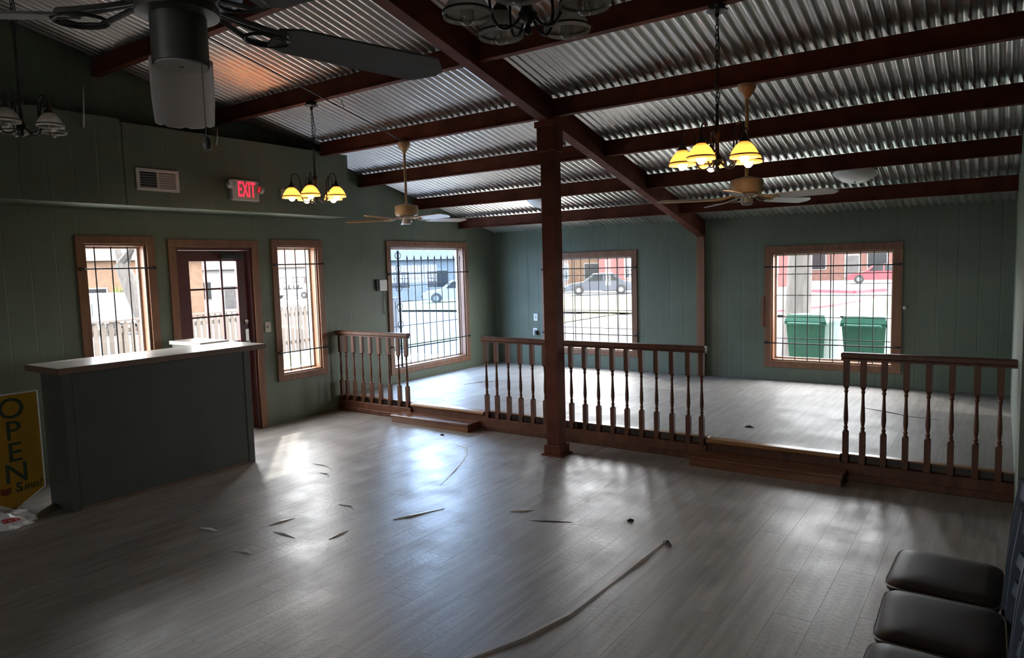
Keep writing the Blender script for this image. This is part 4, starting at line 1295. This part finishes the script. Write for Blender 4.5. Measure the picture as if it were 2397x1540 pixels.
house('brown_brick_house', 'brown brick house across the street beyond the green bins', (-10.8, 66, -0.22), facing(-10.8, 66), 7, 7, 3.4, M['redbrick'], M['roof'], [(-2.4, 1, 1.2, 1.4), (2.2, 1, 1.4, 1.4)], [(0.3, 1.0, 2.1)], 1.9)
house('tan_house', 'tan brick house behind the parked cars across the street', (-29, 56, -0.5), facing(-29, 56), 13, 8, 3.3, M['brick'], M['roof'], [(-4, 1, 1.5, 1.3), (-1, 1, 1.5, 1.3), (4, 1, 1.8, 1.3)], [(1.6, 1.0, 2.1)], 2.0)

def vehicle(name, label, loc, rz, paint, kind='sedan'):
    """front towards local -x, length along x"""
    t = thing(name, label, 'car' if kind == 'sedan' else 'pickup', loc, rz)
    if kind == 'sedan':
        prof = [(-2.2, 0.30), (-2.2, 0.62), (-1.9, 0.74), (-1.05, 0.86), (1.55, 0.88), (2.15, 0.84), (2.25, 0.60), (2.2, 0.30)]
        cab = [(-1.05, 0.865), (-0.40, 1.38), (0.85, 1.42), (1.55, 0.885)]
        wx = (-1.35, 1.35)
    else:
        prof = [(-2.6, 0.45), (-2.62, 0.80), (-2.45, 1.02), (-1.15, 1.08), (2.6, 1.10), (2.62, 0.55), (2.5, 0.45)]
        cab = [(-1.15, 1.085), (-0.60, 1.72), (1.55, 1.74), (1.75, 1.105)]
        wx = (-1.7, 1.65)
    recalc(MB().prism(prof, 'y', -0.88, 0.88).build('body', paint, t))
    recalc(MB().prism(cab, 'y', -0.74, 0.74).build('cabin', paint, t))
    x0, x1 = cab[0][0] + 0.28, cab[3][0] - 0.28
    zt, zb0 = cab[1][1] - 0.07, cab[0][1] + 0.05
    mid = (x0 + x1) / 2
    for s_ in (-1, 1):
        y0_, y1_ = sorted((s_ * 0.7402, s_ * 0.748))
        recalc(MB().prism([(x0, zb0), (mid - 0.05, zb0), (mid - 0.05, zt), (cab[1][0] + 0.06, zt)], 'y', y0_, y1_).build('side_window', M['carglass'], t))
        recalc(MB().prism([(mid + 0.05, zb0), (x1, zb0), (cab[2][0] - 0.06, zt), (mid + 0.05, zt)], 'y', y0_, y1_).build('side_window', M['carglass'], t))
    for x in wx:
        for s_ in (-1, 1):
            r_ = 0.33 if kind == 'sedan' else 0.40
            wh_ = MB().lathe([(0.0, 0), (r_ * 0.55, 0.0), (r_, 0.02), (r_, 0.20), (0, 0.20)], 18, caps=False).build('wheel', M['tyre'], t, True, (x, s_ * 0.80 + 0.10, r_), (R(90), 0, 0))
            MB().lathe([(0.0, 0), (r_ * 0.5, 0.0), (r_ * 0.5, 0.215), (0, 0.215)], 12, caps=False).build('hub_cap', M['siding_grey'], wh_, True)
    MB().box(prof[0][0] - 0.06, prof[0][0] - 0.001, -0.8, 0.8, 0.38, 0.52).build('front_bumper', M['tyre'], t)
    return t
vehicle('pickup_truck', 'white pickup parked across the street, seen through the sidelight', (-70.5, 54.4, hground(-70, 54)), R(37), M['carwhite'], 'pickup')
vehicle('parked_car', 'blue grey sedan parked across the street on the grass verge', (-21.6, 41.0, -0.24), R(28), M['carblue'])
vehicle('parked_car', 'red sedan parked far across the street beyond the green bins', (-7.3, 57.5, -0.22), R(8), M['carred'])
vehicle('parked_car', 'white sedan parked on the street beyond the blue window', (-27.5, 33.6, hground(-27, 33)), R(40), M['carwhite'])

tl = thing('utility_trailer', 'low white utility trailer behind the picket fence', 'trailer', (-27.0, 12.8, hground(-27, 12)), R(55 - 90 + 70))
MB().bbox(-1.6, 1.6, -0.8, 0.8, 0.45, 1.55, 0.03).build('box_body', M['carwhite'], tl)
MB().box(-0.9, -0.3, -0.835, -0.801, 0.75, 1.2).build('side_hatch', M['siding_grey'], tl)
for x in (-0.5, 0.5):
    MB().lathe([(0.0, 0), (0.28, 0.0), (0.28, 0.16), (0, 0.16)], 16, caps=False).build('wheel', M['tyre'], tl, True, (x, -0.801, 0.28), (R(90), 0, 0))
    MB().lathe([(0.0, 0), (0.28, 0.0), (0.28, 0.16), (0, 0.16)], 16, caps=False).build('wheel', M['tyre'], tl, True, (x, 0.961, 0.28), (R(90), 0, 0))
MB().tube([(1.6, 0, 0.5), (2.4, 0, 0.45)], 0.05, 6).build('drawbar', M['tyre'], tl)
for i, (x, y, nm) in enumerate(((-41.3, 17.8, 'first'), (-40.6, 19.6, 'second'), (-38.5, 21.4, 'third'))):
    t = thing('planter', 'maroon planter box before the orange brick house, %s along its front' % nm, 'planter', (x, y, hground(x, y)), facing(x, y), 'maroon planters')
    MB().hexa([(-.45, -.35, 0), (.45, -.35, 0), (.45, .35, 0), (-.45, .35, 0), (-.6, -.45, 1.6), (.6, -.45, 1.6), (.6, .45, 1.6), (-.6, .45, 1.6)]).build('tub', M['maroon'], t)
    rg = random.Random(i)
    q = MB()
    for k in range(40):
        a, rr = rg.uniform(0, 6.28), rg.uniform(0, 0.5)
        p = Vector((rr * math.cos(a), rr * math.sin(a) * 0.7, 1.55))
        d = Vector((rg.uniform(-.4, .4), rg.uniform(-.4, .4), rg.uniform(0.4, 0.9)))
        sd = Vector((-d.y, d.x, 0)).normalized() * 0.06
        q.add([p - sd, p + sd, p + d], [(0, 1, 2)])
    tag(q.build('foliage', M['grass'], t), kind='stuff')

def wheelie_bin(label, x, y, rz):
    t = thing('wheelie_bin', label, 'bin', (x, y, hground(x, y) + 0.02), rz, 'green wheelie bins outside the far wall')
    def ring(hw, hd, z):
        return [(-hw, -hd, z), (hw, -hd, z), (hw, hd, z), (-hw, hd, z)]
    MB().hexa(ring(0.20, 0.22, 0.05) + ring(0.265, 0.30, 1.03)).build('tub', M['bin'], t)
    MB().bbox(-0.285, 0.285, -0.315, 0.315, 1.0305, 1.075, 0.01).build('rim', M['bin'], t)
    MB().hexa(ring(0.285, 0.32, 1.0755) + [(-0.25, -0.26, 1.15), (0.25, -0.26, 1.15), (0.25, 0.29, 1.17), (-0.25, 0.29, 1.17)]).build('lid', M['bin'], t)
    MB().tube([(-0.22, 0.36, 1.05), (0.22, 0.36, 1.05)], 0.018, 8).build('handle', M['bin'], t)
    for s_ in (-1, 1):
        MB().lathe([(0.0, 0), (0.10, 0.0), (0.10, 0.05), (0, 0.05)], 14, caps=False).build('wheel', M['tyre'], t, True, (s_ * 0.245 - 0.025, 0.22, 0.10), (0, R(90), 0))
    return t
wheelie_bin('green wheelie bin standing close to the tree side, outside the far window', -2.17, 10.55, R(172))
wheelie_bin('green wheelie bin standing away from the tree, outside the far window', -1.44, 10.40, R(176))
for pts, lab in (([(-9.5, 43.4), (-7.86, 42.64), (-6.494, 41.592), (-5.976, 43.09), (-5.3, 44.0)], 'far red painted curb bending round the street corner'),
                 ([(-6.6, 25.8), (-5.93, 27.44), (-5.415, 28.99), (-5.035, 32.08), (-4.9, 36)], 'near red painted curb beside the street beyond the tree')):
    t = thing('street_curb', lab, 'curb', (*pts[0], -0.22))
    q = MB()
    for (xa, ya), (xb, yb) in zip(pts, pts[1:]):
        a, c = Vector((xa - pts[0][0], ya - pts[0][1], 0)), Vector((xb - pts[0][0], yb - pts[0][1], 0))
        n_ = Vector((-(c - a).y, (c - a).x, 0)).normalized() * 0.12
        u = Vector((0, 0, 0.17))
        MB().hexa([a - n_, c - n_, c + n_, a + n_, a - n_ + u, c - n_ + u, c + n_ + u, a + n_ + u]).build('curb_stone', M['curb'], t)
# evergreen beyond the street
def evergreen(label, x, y, h, seed):
    t = thing('evergreen_tree', label, 'tree', (x, y, hground(x, y)))
    MB().tube([(0, 0, 0), (0, 0, h * 0.5)], [0.25, 0.12], 8).build('trunk', M['bark'], t, True)
    rg = random.Random(seed)
    q = MB()
    for k in range(1500):
        a = rg.uniform(0, 6.28)
        zz = rg.uniform(0.2, 1.0)
        rr = (0.12 + 0.42 * math.sin(math.pi * min(1, zz * 0.9 + 0.12))) * h * 0.5 * math.sqrt(rg.random())
        p = Vector((rr * math.cos(a), rr * math.sin(a), zz * h))
        d = Vector((rg.uniform(-1, 1), rg.uniform(-1, 1), rg.uniform(-1, 1))).normalized() * 0.38
        e = d.cross(Vector((rg.uniform(-1, 1), rg.uniform(-1, 1), rg.uniform(-1, 1)))).normalized() * 0.22
        q.add([p - d, p + e, p + d, p - e], [(0, 1, 2, 3)])
    tag(q.build('foliage', M['leaf'], t), kind='stuff')
evergreen('dark evergreen tree across the street beside the tan brick house', -39.0, 56.0, 7.0, 2)
evergreen('dark evergreen tree rising behind the white house with a porch gable', -72, 45, 9.0, 4)
